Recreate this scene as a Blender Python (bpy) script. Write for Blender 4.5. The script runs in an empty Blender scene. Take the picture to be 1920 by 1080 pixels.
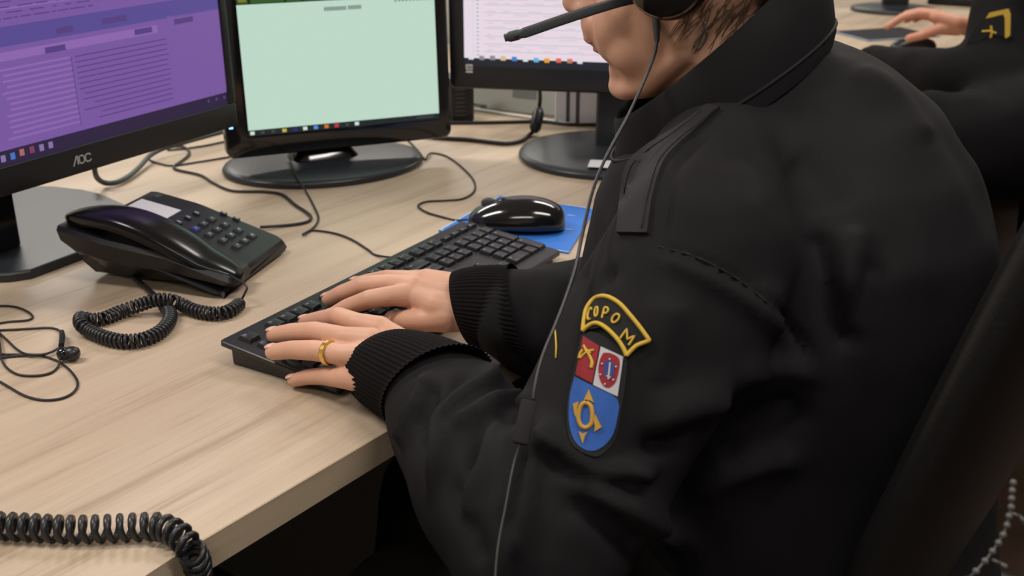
import bpy, math, random
import numpy as np
from mathutils import Vector
from mathutils.bvhtree import BVHTree
random.seed(7); rng = np.random.RandomState(7)
PI = math.pi
sc = bpy.context.scene
# ------------------------------------------------------------------ camera
DZ = 0.74                    # desk top height
CH = 0.494                   # camera height above the desk top
F = 2100.0                   # focal length in pixels of the 1920 px wide frame
PT = math.atan(840 / F)      # camera looks down by this angle
cs, sn = math.cos(PT), math.sin(PT)
cd = bpy.data.cameras.new('camera'); cam = bpy.data.objects.new('camera', cd)
sc.collection.objects.link(cam); sc.camera = cam
cd.sensor_width = 36; cd.lens = 36 * F / 1920; cd.clip_start = 0.05
cam.location = (0, 0, DZ + CH); cam.rotation_euler = (PI / 2 - PT, 0, 0)
cd.dof.use_dof = True; cd.dof.focus_distance = 1.02; cd.dof.aperture_fstop = 9
# ------------------------------------------------------------------ world, lights, exposure
w = bpy.data.worlds.new('world'); sc.world = w; w.use_nodes = True
w.node_tree.nodes['Background'].inputs[0].default_value = (0.8, 0.85, 0.95, 1)
w.node_tree.nodes['Background'].inputs[1].default_value = 0.15
def area(name, loc, size, power, col=(1, 0.95, 0.88), rot=(0, 0, 0)):
    l = bpy.data.lights.new(name, 'AREA'); l.shape = 'RECTANGLE'; l.size, l.size_y = size
    l.energy = power; l.color = col
    o = bpy.data.objects.new(name, l); sc.collection.objects.link(o); o.location = loc; o.rotation_euler = rot
for i, (x, y, p) in enumerate([(-1.6, 0.9, 40), (-1.6, 3.2, 38), (0.9, 0.2, 26), (0.9, 2.6, 30), (2.6, 4.2, 34), (-0.4, -1.2, 20), (-2.3, 5.6, 36), (-0.6, 6.0, 34), (1.2, 6.2, 30)]):  # the farthest ones are unseen, added to brighten reflections on the monitor base
    area('overhead_area_light', (x, y, 2.72), (1.2, 0.3), p)
sc.view_settings.view_transform = 'Standard'; sc.view_settings.look = 'None'
sc.view_settings.exposure = 0.0; sc.view_settings.gamma = 1
try: sc.view_settings.use_curve_mapping = False
except Exception: pass

# ------------------------------------------------------------------ geometry helpers
V = lambda *a: np.array(a, float)
def nrm(a): a = np.asarray(a, float); return a / max(np.linalg.norm(a), 1e-12)
def ray(u, v):
    x = (u - 960) / F; y = -(v - 540) / F
    return V(x, cs + y * sn, -sn + y * cs)
CAM = V(0, 0, DZ + CH)
def at(u, v, h=0.0):         # point at height h above the desk top
    r = ray(u, v); t = (h - CH) / r[2]
    return CAM + r * t
def pd(u, v, d): return CAM + ray(u, v) * d          # point at a distance (along the view axis)
def px(p):
    d = np.asarray(p) - CAM; Z = d[1] * cs - d[2] * sn
    return (960 + F * d[0] / Z, 540 - F * (d[1] * sn + d[2] * cs) / Z)
class Frame:
    def __init__(s, o, ex, ey, ez): s.o = V(*o); s.M = np.array([nrm(ex), nrm(ey), nrm(ez)])
    def __call__(s, P): return s.o + np.asarray(P, float) @ s.M
def zframe(o, ang):          # x axis turned by ang about z
    c, s_ = math.cos(ang), math.sin(ang)
    return Frame(o, (c, s_, 0), (-s_, c, 0), (0, 0, 1))
I = Frame((0, 0, 0), (1, 0, 0), (0, 1, 0), (0, 0, 1))

class MB:
    def __init__(s): s.v = []; s.f = []; s.m = []; s.n = 0
    def add(s, P, faces, mi=0, fr=None):
        P = np.asarray(P, float)
        if fr is not None: P = fr(P)
        s.v.append(P); s.f += [tuple(i + s.n for i in f) for f in faces]; s.m += [mi] * len(faces); s.n += len(P)
        return s
    def box(s, x0, x1, y0, y1, z0, z1, fr=None, mi=0, top=None, bev=0):
        # top = (inset x, inset y): narrower top; bev: chamfered vertical and top edges
        ix, iy = top or (0, 0)
        if bev:
            b = bev
            def ring(a0, a1, b0, b1, z, c):
                return [(a0 + c, b0, z), (a1 - c, b0, z), (a1, b0 + c, z), (a1, b1 - c, z), (a1 - c, b1, z), (a0 + c, b1, z), (a0, b1 - c, z), (a0, b0 + c, z)]
            R = [ring(x0 + b * .6, x1 - b * .6, y0 + b * .6, y1 - b * .6, z0, b), ring(x0, x1, y0, y1, z0 + b * .6, b), ring(x0 + ix, x1 - ix, y0 + iy, y1 - iy, z1 - b * .6, b),
                 ring(x0 + ix + b * .3, x1 - ix - b * .3, y0 + iy + b * .3, y1 - iy - b * .3, z1 - b * .2, b), ring(x0 + ix + b * .8, x1 - ix - b * .8, y0 + iy + b * .8, y1 - iy - b * .8, z1, b)]
            return s.loft([np.array(r) for r in R], fr=fr, mi=mi)
        P = [(x0, y0, z0), (x1, y0, z0), (x1, y1, z0), (x0, y1, z0), (x0 + ix, y0 + iy, z1), (x1 - ix, y0 + iy, z1), (x1 - ix, y1 - iy, z1), (x0 + ix, y1 - iy, z1)]
        return s.add(P, [(3, 2, 1, 0), (4, 5, 6, 7), (0, 1, 5, 4), (1, 2, 6, 5), (2, 3, 7, 6), (3, 0, 4, 7)], mi, fr)
    def loft(s, rings, closed=True, cap=True, fr=None, mi=0):
        n = len(rings[0]); P = np.concatenate([np.asarray(r, float) for r in rings]); f = []
        for i in range(len(rings) - 1):
            for j in range(n if closed else n - 1):
                k = (j + 1) % n
                f.append((i * n + j, i * n + k, (i + 1) * n + k, (i + 1) * n + j))
        if cap:
            f.append(tuple(range(n - 1, -1, -1))); f.append(tuple((len(rings) - 1) * n + j for j in range(n)))
        return s.add(P, f, mi, fr)
    def prism(s, poly, z0, z1, fr=None, mi=0, inset=0, ztop=None):
        poly = np.asarray(poly, float); c = poly.mean(0)
        R = [np.c_[poly, np.full(len(poly), z0)], np.c_[poly, np.full(len(poly), z1 - inset)]]
        if inset:
            d = poly - c; L = np.linalg.norm(d, axis=1)[:, None]
            R.append(np.c_[poly - d / L * inset * .4, np.full(len(poly), z1 - inset * .3)])
            R.append(np.c_[poly - d / L * inset, np.full(len(poly), z1)])
        return s.loft(R, fr=fr, mi=mi)
    def tube(s, pts, r, n=8, fr=None, mi=0, cap=True):
        pts = np.asarray(pts, float); m = len(pts)
        rr = np.full(m, r) if np.isscalar(r) else np.asarray(r, float)
        T = np.gradient(pts, axis=0); T /= np.maximum(np.linalg.norm(T, axis=1)[:, None], 1e-9)
        a = V(0, 0, 1) if abs(T[0][2]) < .9 else V(1, 0, 0)
        N = nrm(np.cross(T[0], a)); R = []
        th = np.arange(n) * 2 * PI / n
        for i in range(m):
            N = nrm(N - T[i] * np.dot(N, T[i])); B = np.cross(T[i], N)
            R.append(pts[i] + rr[i] * (np.cos(th)[:, None] * N + np.sin(th)[:, None] * B))
        return s.loft(R, cap=cap, fr=fr, mi=mi)
    def ball(s, c, r, n=16, m=10, fr=None, mi=0, ax=None):
        r = V(r, r, r) if np.isscalar(r) else V(*r)
        P = [(0, 0, -1)]; 
        for i in range(1, m):
            p = -PI / 2 + PI * i / m
            for j in range(n): P.append((math.cos(p) * math.cos(2 * PI * j / n), math.cos(p) * math.sin(2 * PI * j / n), math.sin(p)))
        P.append((0, 0, 1)); P = np.array(P) * r
        if ax is not None: P = P @ np.array([nrm(a) for a in ax])
        P = P + V(*c); f = []
        for j in range(n):
            k = (j + 1) % n; f.append((0, 1 + k, 1 + j)); f.append((len(P) - 1, 1 + (m - 2) * n + j, 1 + (m - 2) * n + k))
            for i in range(m - 2): f.append((1 + i * n + j, 1 + i * n + k, 1 + (i + 1) * n + k, 1 + (i + 1) * n + j))
        return s.add(P, f, mi, fr)
    def caps(s, pts, rad, n=14):   # chain of round cones with balls at the joints
        pts = [np.asarray(p, float) for p in pts]
        for i, p in enumerate(pts): s.ball(p, rad[i], n, 8)
        for i in range(len(pts) - 1):
            if np.linalg.norm(pts[i + 1] - pts[i]) > 1e-6:
                s.tube([pts[i], pts[i] * .5 + pts[i + 1] * .5, pts[i + 1]], [rad[i], (rad[i] + rad[i + 1]) / 2, rad[i + 1]], n)
        return s
    def mesh(s, name, org=(0, 0, 0)):
        P = np.concatenate(s.v) - np.asarray(org, float)
        me = bpy.data.meshes.new(name); me.from_pydata(P.tolist(), [], s.f); me.update()
        me.polygons.foreach_set('material_index', s.m); return me
ORG = {}
def root(name, loc, label, cat, group=None):
    o = bpy.data.objects.new(name, None); sc.collection.objects.link(o); o.location = Vector(loc); o.empty_display_size = .05
    ORG[o.name] = V(*loc); o['label'] = label; o['category'] = cat
    if group: o['group'] = group
    return o
def link(name, me, mats, parent=None, smooth=None, org=(0, 0, 0)):
    o = bpy.data.objects.new(name, me); sc.collection.objects.link(o)
    for m in (mats if isinstance(mats, (list, tuple)) else [mats]): me.materials.append(m)
    if parent is not None: o.parent = parent; ORG[o.name] = ORG[parent.name]
    else: o.location = Vector(org); ORG[o.name] = V(*org)
    if smooth is not None:
        me.polygons.foreach_set('use_smooth', [True] * len(me.polygons))
        if smooth < 180:
            try: me.set_sharp_from_angle(angle=math.radians(smooth))
            except Exception: pass
    return o
def build(mb, name, mats, parent=None, smooth=35, org=None, label=None):
    og = ORG[parent.name] if parent is not None else (V(*org) if org is not None else V(0, 0, 0))
    o = link(name, mb.mesh(name, og), mats, parent, smooth, og)
    if label: o['label'] = label
    return o
def tag(o, label, cat, group=None, kind=None):
    if kind: o['kind'] = kind
    if label: o['label'] = label
    if cat: o['category'] = cat
    if group: o['group'] = group
    return o
def bez(pts, n=12):            # Catmull-Rom through the points
    P = [np.asarray(p, float) for p in pts]; P = [2 * P[0] - P[1]] + P + [2 * P[-1] - P[-2]]; out = []
    for i in range(1, len(P) - 2):
        for k in range(n):
            t = k / n; a, b, c, d = P[i - 1:i + 3]
            out.append(.5 * ((2 * b) + (-a + c) * t + (2 * a - 5 * b + 4 * c - d) * t * t + (-a + 3 * b - 3 * c + d) * t ** 3))
    out.append(P[-2]); return np.array(out)
def ell(c, ax, ay, a, b, n=32, p=2.0):
    th = np.arange(n) * 2 * PI / n; x = np.sign(np.cos(th)) * np.abs(np.cos(th)) ** (2 / p); y = np.sign(np.sin(th)) * np.abs(np.sin(th)) ** (2 / p)
    return np.asarray(c) + a * x[:, None] * nrm(ax) + b * y[:, None] * nrm(ay)
def remesh(mb, voxel, smooth=5, fac=.5, name='tmp'):
    me = mb.mesh(name); o = bpy.data.objects.new('tmp', me); sc.collection.objects.link(o)
    r = o.modifiers.new('r', 'REMESH'); r.mode = 'VOXEL'; r.voxel_size = voxel
    if smooth:
        m = o.modifiers.new('s', 'SMOOTH'); m.iterations = smooth; m.factor = fac
    dg = bpy.context.evaluated_depsgraph_get(); e = o.evaluated_get(dg); m2 = bpy.data.meshes.new_from_object(e)
    nv = len(m2.vertices); P = np.empty(nv * 3); m2.vertices.foreach_get('co', P); P = P.reshape(-1, 3)
    fs = [tuple(p.vertices) for p in m2.polygons]
    bpy.data.objects.remove(o); bpy.data.meshes.remove(m2)
    return P, fs
def normals(P, fs):
    N = np.zeros_like(P)
    q = np.array([f for f in fs if len(f) == 4])
    if len(q):
        n = np.cross(P[q[:, 2]] - P[q[:, 0]], P[q[:, 3]] - P[q[:, 1]])
        for k in range(4): np.add.at(N, q[:, k], n)
    t = [f for f in fs if len(f) == 3]
    if t:
        t = np.array(t); n = np.cross(P[t[:, 1]] - P[t[:, 0]], P[t[:, 2]] - P[t[:, 0]])
        for k in range(3): np.add.at(N, t[:, k], n)
    return N / np.maximum(np.linalg.norm(N, axis=1)[:, None], 1e-12)
def bvh(P, fs): return BVHTree.FromPolygons([Vector(p) for p in P], fs)
def shoot(b, u, v, off=0.0):   # where the line of sight through a photo point meets a surface
    r = nrm(ray(u, v)); h = b.ray_cast(Vector(CAM), Vector(r))
    if h[0] is None: return None, None
    n = V(*h[1]); n = n if np.dot(n, r) < 0 else -n
    return V(*h[0]) + n * off, n
TXT = {}
def text_mesh(s, size, shear=0.0, bold=0.0):
    k = (s, shear, bold)
    if k not in TXT:
        c = bpy.data.curves.new('t', 'FONT'); c.body = s; c.size = 1; c.align_x = 'CENTER'; c.align_y = 'CENTER'; c.shear = shear; c.offset = bold; c.resolution_u = 3
        o = bpy.data.objects.new('t', c); sc.collection.objects.link(o)
        me = o.evaluated_get(bpy.context.evaluated_depsgraph_get()).to_mesh()
        TXT[k] = ([tuple(v.co)[:2] for v in me.vertices], [tuple(p.vertices) for p in me.polygons])
        bpy.data.objects.remove(o)
    P, f = TXT[k]; return np.array(P, float).reshape(-1, 2) * size, f
def add_text(mb, s, size, x, y, z, fr, mi=0, shear=0.0, bold=0.0, sx=1.0, rot=0):
    P, f = text_mesh(s, size, shear, bold)
    if not len(f): return
    c, q = math.cos(rot), math.sin(rot); X = P[:, 0] * sx; Y = P[:, 1]
    mb.add(np.c_[X * c - Y * q + x, X * q + Y * c + y, np.full(len(P), z)], f, mi, fr)

# ------------------------------------------------------------------ materials
def mat(name, col, rough=.5, metal=0, spec=.5, bump=None, var=0, emit=None, estr=1, sss=0, coat=0, sheen=0, nscale=60):
    m = bpy.data.materials.new(name); m.use_nodes = True; nt = m.node_tree; b = nt.nodes['Principled BSDF']
    b.inputs['Base Color'].default_value = (*col, 1); b.inputs['Roughness'].default_value = rough; b.inputs['Metallic'].default_value = metal
    b.inputs['Specular IOR Level'].default_value = spec
    if coat: b.inputs['Coat Weight'].default_value = coat; b.inputs['Coat Roughness'].default_value = .08
    if sheen: b.inputs['Sheen Weight'].default_value = sheen; b.inputs['Sheen Roughness'].default_value = .5
    if sss:
        b.inputs['Subsurface Weight'].default_value = sss; b.inputs['Subsurface Radius'].default_value = (1, .35, .2); b.inputs['Subsurface Scale'].default_value = .006
    if emit: b.inputs['Emission Color'].default_value = (*emit, 1); b.inputs['Emission Strength'].default_value = estr
    if bump or var:
        tc = nt.nodes.new('ShaderNodeTexCoord'); n = nt.nodes.new('ShaderNodeTexNoise'); n.inputs['Scale'].default_value = nscale; n.inputs['Detail'].default_value = 5
        nt.links.new(tc.outputs['Object'], n.inputs['Vector'])
        if var:
            r = nt.nodes.new('ShaderNodeValToRGB'); r.color_ramp.elements[0].position = .3; r.color_ramp.elements[1].position = .7
            r.color_ramp.elements[0].color = (*[c * (1 - var) for c in col], 1); r.color_ramp.elements[1].color = (*[min(1, c * (1 + var)) for c in col], 1)
            nt.links.new(n.outputs['Fac'], r.inputs[0]); nt.links.new(r.outputs[0], b.inputs['Base Color'])
        if bump:
            n2 = nt.nodes.new('ShaderNodeTexNoise'); n2.inputs['Scale'].default_value = bump[0]; n2.inputs['Detail'].default_value = 4; nt.links.new(tc.outputs['Object'], n2.inputs['Vector'])
            bp = nt.nodes.new('ShaderNodeBump'); bp.inputs['Strength'].default_value = bump[1]; bp.inputs['Distance'].default_value = bump[2]
            nt.links.new(n2.outputs['Fac'], bp.inputs['Height']); nt.links.new(bp.outputs[0], b.inputs['Normal'])
    return m
def emi(name, col, s=1.0): return mat(name, (.01, .01, .01), .35, emit=col, estr=s, spec=.3)
def wood(name, ang, c0=(.355, .26, .178), c1=(.515, .405, .298), sc_=1.0):
    m = bpy.data.materials.new(name); m.use_nodes = True; nt = m.node_tree; b = nt.nodes['Principled BSDF']; L = nt.links
    tc = nt.nodes.new('ShaderNodeTexCoord'); mp = nt.nodes.new('ShaderNodeMapping'); mp.inputs['Rotation'].default_value = (0, 0, -ang)
    mp2 = nt.nodes.new('ShaderNodeMapping'); mp2.inputs['Scale'].default_value = (1.6, 26, 26)
    L.new(tc.outputs['Object'], mp.inputs['Vector']); L.new(mp.outputs[0], mp2.inputs['Vector'])
    n1 = nt.nodes.new('ShaderNodeTexNoise'); n1.inputs['Scale'].default_value = 1.0; n1.inputs['Detail'].default_value = 6; n1.inputs['Roughness'].default_value = .6; n1.inputs['Distortion'].default_value = .6
    L.new(mp2.outputs[0], n1.inputs['Vector'])
    mp3 = nt.nodes.new('ShaderNodeMapping'); mp3.inputs['Scale'].default_value = (10, 320, 320); L.new(mp.outputs[0], mp3.inputs['Vector'])
    n2 = nt.nodes.new('ShaderNodeTexNoise'); n2.inputs['Scale'].default_value = 1.0; n2.inputs['Detail'].default_value = 3; L.new(mp3.outputs[0], n2.inputs['Vector'])
    mx = nt.nodes.new('ShaderNodeMix'); mx.data_type = 'FLOAT'; mx.inputs[0].default_value = .3; L.new(n1.outputs['Fac'], mx.inputs[2]); L.new(n2.outputs['Fac'], mx.inputs[3])
    r = nt.nodes.new('ShaderNodeValToRGB'); e = r.color_ramp.elements; e[0].position = .36; e[0].color = (*c0, 1); e[1].position = .62; e[1].color = (*c1, 1)
    x = r.color_ramp.elements.new(.47); x.color = (*[(a * .35 + b_ * .65) for a, b_ in zip(c0, c1)], 1)
    L.new(mx.outputs[0], r.inputs[0]); L.new(r.outputs[0], b.inputs['Base Color'])
    b.inputs['Roughness'].default_value = .42; b.inputs['Specular IOR Level'].default_value = .4
    bp = nt.nodes.new('ShaderNodeBump'); bp.inputs['Strength'].default_value = .15; bp.inputs['Distance'].default_value = .0006; L.new(mx.outputs[0], bp.inputs['Height']); L.new(bp.outputs[0], b.inputs['Normal'])
    return m
DA = math.radians(54.1)       # direction of the desk's front edge
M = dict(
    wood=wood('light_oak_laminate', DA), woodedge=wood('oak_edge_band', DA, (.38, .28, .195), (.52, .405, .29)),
    black=mat('black_plastic', (.008, .008, .009), .38, bump=(900, .08, .0003)), gloss=mat('glossy_black_plastic', (.006, .006, .007), .13, coat=.4),
    satin=mat('satin_black_plastic', (.012, .0125, .0145), .33), base=mat('monitor_base_plastic', (.016, .019, .023), .36),
    grey=mat('dark_grey_plastic', (.05, .052, .058), .45), silver=mat('silver_print', (.55, .55, .56), .35, .3),
    cable=mat('cable_rubber', (.012, .012, .013), .5), rubber=mat('coiled_rubber', (.014, .014, .016), .36),
    jacket=mat('black_jacket_cloth', (.0122, .0110, .0124), .78, spec=.13, bump=(1400, .25, .0006), var=.25, nscale=9),
    strap=mat('black_strap_cloth', (.0150, .0122, .0146), .7, spec=.25, bump=(1200, .3, .0005)),
    knit=mat('black_rib_knit', (.0045, .0035, .0037), .9, spec=.15, bump=(900, .5, .0006)),
    jacket_shaded=mat('shade_darkened_jacket_cloth', (.0065, .0058, .0066), .85, spec=.1, bump=(1400, .25, .0006)), napehair=mat('fine_nape_hair', (.15, .09, .055), .6), thread=mat('seam_thread', (.006, .006, .006), .8), trousers=mat('dark_trousers', (.006, .0042, .003), .85, spec=.2, bump=(800, .3, .0006)),  # second jacket: same kind of cloth as the first, shade darkened into its colour
    skin=mat('skin', (.60, .325, .22), .5, sss=.12, var=.08, bump=(260, .14, .0008), nscale=28),
    nail=mat('fingernail', (.66, .40, .32), .3, sss=.1), lip=mat('lip', (.46, .19, .14), .45, sss=.1),
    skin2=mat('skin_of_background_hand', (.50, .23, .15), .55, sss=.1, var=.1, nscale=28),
    hair=mat('brown_hair', (.10, .055, .03), .5, bump=(350, .8, .002), var=.5, nscale=160), ink=mat('tattoo_ink', (.15, .13, .10), .6),
    gold=mat('gold', (.86, .55, .16), .22, 1), yellow=mat('yellow_thread', (.62, .40, .04), .6, bump=(1500, .5, .0004)),
    red=mat('red_thread', (.27, .010, .018), .7), blue=mat('blue_thread', (.022, .10, .40), .7, var=.1, nscale=200), white=mat('white_thread', (.52, .50, .53), .7),
    navy=mat('navy_thread', (.03, .05, .22), .7), orange=mat('ochre_thread', (.52, .29, .035), .6), patchblack=mat('patch_black_cloth', (.0045, .0045, .006), .8),
    pad=mat('blue_mousepad', (.03, .17, .60), .5, var=.08, nscale=30), padedge=mat('mousepad_pale_edge', (.45, .62, .9), .5), padmark=mat('mousepad_print', (.30, .48, .88), .5),
    paper=mat('white_paper', (.62, .60, .64), .7), label=mat('paper_label', (.70, .68, .72), .6),
    pkey=mat('phone_key', (.03, .032, .04), .4), pkblue=mat('blue_phone_key', (.03, .04, .16), .4), print_=mat('key_print', (.42, .48, .52), .5), printb=mat('blue_key_print', (.05, .32, .50), .5),
    led=emi('blue_led', (.25, .55, 1), 3), floor=mat('dark_brown_floor', (.05, .026, .016), .5, var=.3, nscale=8), wall=mat('grey_wall_paint', (.55, .56, .54), .8),
    ceil=mat('ceiling_paint', (.75, .75, .74), .9), panel=mat('divider_laminate', (.46, .48, .44), .6, var=.06, nscale=4), alu=mat('aluminium_trim', (.7, .72, .74), .3, .8),
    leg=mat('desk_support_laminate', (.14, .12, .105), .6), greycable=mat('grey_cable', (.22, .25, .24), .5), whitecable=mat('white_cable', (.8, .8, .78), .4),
    chair=mat('black_chair_leather', (.005, .0045, .005), .42, bump=(300, .3, .0008)), chairback=mat('black_mesh_cloth', (.013, .011, .015), .7, bump=(1100, .6, .001)), bead=mat('grey_bead', (.09, .085, .08), .35),
    eye=mat('eye_white', (.7, .68, .65), .2))

# ------------------------------------------------------------------ room
def plane(name, P, m, kind='structure'):
    mb = MB(); mb.add(P, [tuple(range(len(P)))]); o = build(mb, name, m, smooth=None); o['kind'] = kind; return o
def slab(name, x0, x1, y0, y1, z0, z1, m):
    o = build(MB().box(x0, x1, y0, y1, z0, z1), name, m, smooth=None); o['kind'] = 'structure'; return o
slab('floor', -3.2, 5.2, -2.6, 7.7, -.1, 0, M['floor'])
slab('ceiling', -3.2, 5.2, -2.6, 7.7, 2.8, 2.9, M['ceil'])
slab('wall_left', -3.3, -3.2, -2.6, 7.7, 0, 2.8, M['wall']); slab('wall_right', 5.2, 5.3, -2.6, 7.7, 0, 2.8, M['wall'])
slab('wall_back', -3.2, 5.2, 7.7, 7.8, 0, 2.8, M['wall']); slab('wall_front', -3.2, 5.2, -2.7, -2.6, 0, 2.8, M['wall'])
E1 = V(math.cos(DA), math.sin(DA), 0); NN = V(-math.sin(DA), math.cos(DA), 0)      # along the desk edge; away from the sitter
P0 = at(350, 1029, 0); DFR = Frame(P0, E1, NN, (0, 0, 1))       # desk frame, origin at the front corner
# ------------------------------------------------------------------ desks
TH = .029
desk = root('desk', DFR((1.5, .4, -DZ)), 'long light oak laminate desk the monitors and keyboard stand on', 'desk')
mb = MB(); mb.prism([(4.6, 0), (4.6, 1.25), (-1.1, 1.25), (-1.1, -.075), (-.02, -.0012), (0, 0)], -TH, 0, DFR)
o = build(mb, 'desktop', [M['wood']], desk, 30)
eb = MB(); eb.box(0.0015, 4.598, -.0011, .0002, -TH + .0003, -.00025, DFR); build(eb, 'edge_band', M['woodedge'], desk, 30)
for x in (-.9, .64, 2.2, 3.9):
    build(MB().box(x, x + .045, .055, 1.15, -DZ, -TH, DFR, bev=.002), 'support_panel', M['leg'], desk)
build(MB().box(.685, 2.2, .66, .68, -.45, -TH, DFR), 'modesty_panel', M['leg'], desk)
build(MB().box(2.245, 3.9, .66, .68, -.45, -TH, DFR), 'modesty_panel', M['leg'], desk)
# rear partition
pf = zframe(DFR((1.3, 1.255, 0)), DA)
pr = root('desk_divider', pf((1, .035, -DZ)), 'low pale grey divider standing along the rear of the desk', 'divider')
build(MB().box(-2.4, 3.3, 0.02, .05, -DZ, .15, pf), 'panel', M['panel'], pr); build(MB().box(-2.4, 3.3, .015, .055, .15, .165, pf), 'top_rail', M['alu'], pr)

# ------------------------------------------------------------------ monitors
class Scr:
    """panel frame: x along the width, y up the panel, z out of the screen"""
    def __init__(s, p0, a, tilt):
        a = math.radians(a); T = math.radians(tilt)
        ex = V(math.cos(a), math.sin(a), 0); n = V(math.sin(a), -math.cos(a), 0) * math.cos(T) + V(0, 0, math.sin(T))
        s.fr = Frame(p0, ex, np.cross(n, ex), n); s.ex = ex; s.nf = V(math.sin(a), -math.cos(a), 0); s.ang = a
def rect(mb, x0, x1, y0, y1, z, fr, mi, sl=0):
    mb.add([(x0, y0, z), (x1, y0, z), (x1 + sl, y1, z), (x0 + sl, y1, z)], [(0, 1, 2, 3)], mi, fr)
def monitor_shell(rt, S, x0, x1, y0, y1, bl, br, bb, bt, depth, matf, back):
    fr = S.fr; mb = MB()
    # bezel ring
    for (a, b, c, d) in ((x0, x1, y0, y0 + bb), (x0, x1, y1 - bt, y1), (x0, x0 + bl, y0 + bb, y1 - bt), (x1 - br, x1, y0 + bb, y1 - bt)):
        mb.box(a, b, c, d, -.018, 0.0, fr, bev=.0022)
    build(mb, 'bezel', matf, rt)
    mb = MB(); R = []
    for z, k in ((-.012, .002), (-.03, .004), (-.045, .03), (-depth, .07)):
        R.append(np.array([(x0 + k, y0 + k, z), (x1 - k, y0 + k, z), (x1 - k, y1 - k, z), (x0 + k, y1 - k, z)]))
    mb.loft(R, fr=fr); build(mb, 'back_cover', back, rt)
def taskbar(mb, fr, x0, y0, h, z, cols, step, size):
    for i, c in enumerate(cols):
        if c is None: continue
        x = x0 + i * step; rect(mb, x - size / 2, x + size / 2, y0 + h * .28, y0 + h * .28 + size * .8, z, fr, c)
# left monitor -----------------------------------------------------
K9 = .90
pc = CAM + (at(157, 300, 0) - CAM)          # direction of the logo
def on_plane(u, v, p, n): r = ray(u, v); return CAM + r * (np.dot(p - CAM, n) / np.dot(r, n))
a = math.radians(63.6); nf = V(math.sin(a), -math.cos(a), 0); pL0 = at(20, 430, .01) + nf * .03
pl = on_plane(157, 300, pL0, nf); pl = CAM + (pl - CAM) * .90
SL = Scr(pl, 61.0, 0.5)
lm = root('monitor', V(pl[0], pl[1], DZ) - nf * .09, 'large black monitor with a purple spreadsheet on screen, on a wide flat stand', 'monitor', None)
def loc(S, u, v):
    n = S.fr.M[2]; p = on_plane(u, v, S.fr.o, n); return (p - S.fr.o) @ S.fr.M.T
for nme, uv in (('LR', (432, 195)), ('LRtop', (425, 0)), ('sbl', (0, 315)), ('obl', (0, 370)), ('obr', (425, 243)), ('tb', (430, 172)), ('tbl', (0, 285))):
    print('left', nme, np.round(loc(SL, *uv), 3))
W = .268; yb = -.0155; ys = .0185
monitor_shell(lm, SL, -W - .012, W + .012, yb, .335, .014, .014, ys - yb, .014, .055, M['black'], M['black'])
ml = MB(); ml.box(-W, W, ys - .0012, ys, -.001, .0012, SL.fr); build(ml, 'trim_line', M['grey'], lm)
purples = [emi('purple_screen', (.18, .09, .33), 1.0), emi('purple_screen_dark', (.11, .06, .235), 1.0), emi('purple_screen_light', (.25, .125, .40), 1.0), emi('purple_taskbar', (.022, .012, .045), 1.0),
           emi('purple_text', (.085, .045, .20), 1.0), emi('icon_blue', (.05, .16, .5), 1), emi('icon_orange', (.35, .13, .12), 1), emi('icon_red', (.20, .04, .10), 1), emi('icon_grey', (.22, .16, .36), 1), emi('purple_band_blue', (.09, .065, .27), 1)]
m = MB(); z = -.0025; x0s, x1s = -W + .001, W - .001; y0s, y1s = ys, .322
rect(m, x0s, x1s, y0s, y1s, z, SL.fr, 0)
z1 = z + .0004; z2 = z + .0008
rect(m, x0s, x1s, y0s, y0s + .0178, z1, SL.fr, 3)
xx = loc(SL, 0, 300)[0]
for i, c in enumerate([8, 5, 6, 7, 8, 8]):
    p = loc(SL, [8, 26, 43, 62, 80, 97][i], [298, 293, 286, 281, 277, 272][i]); rect(m, p[0] - .0032, p[0] + .0032, p[1] - .004, p[1] + .004, z2, SL.fr, c)
for u, v in ((393, 190), (408, 186), (422, 183)): p = loc(SL, u, v); rect(m, p[0] - .002, p[0] + .002, p[1] - .002, p[1] + .002, z2, SL.fr, 4)
yt = y0s + .0178
# lower table: blocks and lines
rect(m, x0s, -.118, yt + .012, yt + .062, z1, SL.fr, 1)
for k in range(13):
    y = yt + .010 + k * .0066
    rect(m, -.10 + rng.rand() * .012, .006, y, y + .0026, z1, SL.fr, 2)
    rect(m, .012 + (rng.rand() * .03 if k < 6 else 0), .165 - rng.rand() * .004, y, y + .0014, z1, SL.fr, 4)
rect(m, .005, .0068, yt + .006, yt + .092, z1, SL.fr, 1)
rect(m, .168, x1s, yt + .006, yt + .118, z1, SL.fr, 0)
yb2 = yt + .104
rect(m, x0s, x1s, yb2 + .012, yb2 + .034, z1, SL.fr, 9)
rect(m, x0s, .15, yb2 - .004, yb2 + .006, z1, SL.fr, 2)
for (xa, xb, dy) in ((-.03, .0, -.004), (.11, .14, -.002), (.18, .215, .002), (-.01, .015, .016), (-.13, -.095, .013), (.06, .10, .018)):
    rect(m, xa, xb, yb2 + dy, yb2 + dy + .007, z2, SL.fr, 4)
for k in range(24):
    y = yb2 + .040 + k * .0062
    if k % 5 == 2: rect(m, x0s, x1s, y, y + .0022, z1, SL.fr, 2)
    x = x0s + .004
    end = .26 if k % 3 else .05
    while x < end:
        l = .004 + rng.rand() * .02; rect(m, x, min(x + l, end), y + .002, y + .0034, z2, SL.fr, 4); x += l + .002 + rng.rand() * (.012 if k % 4 else .002)
o = build(m, 'screen', purples, lm, None, label='lit screen showing purple rows of a spreadsheet')
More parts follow.
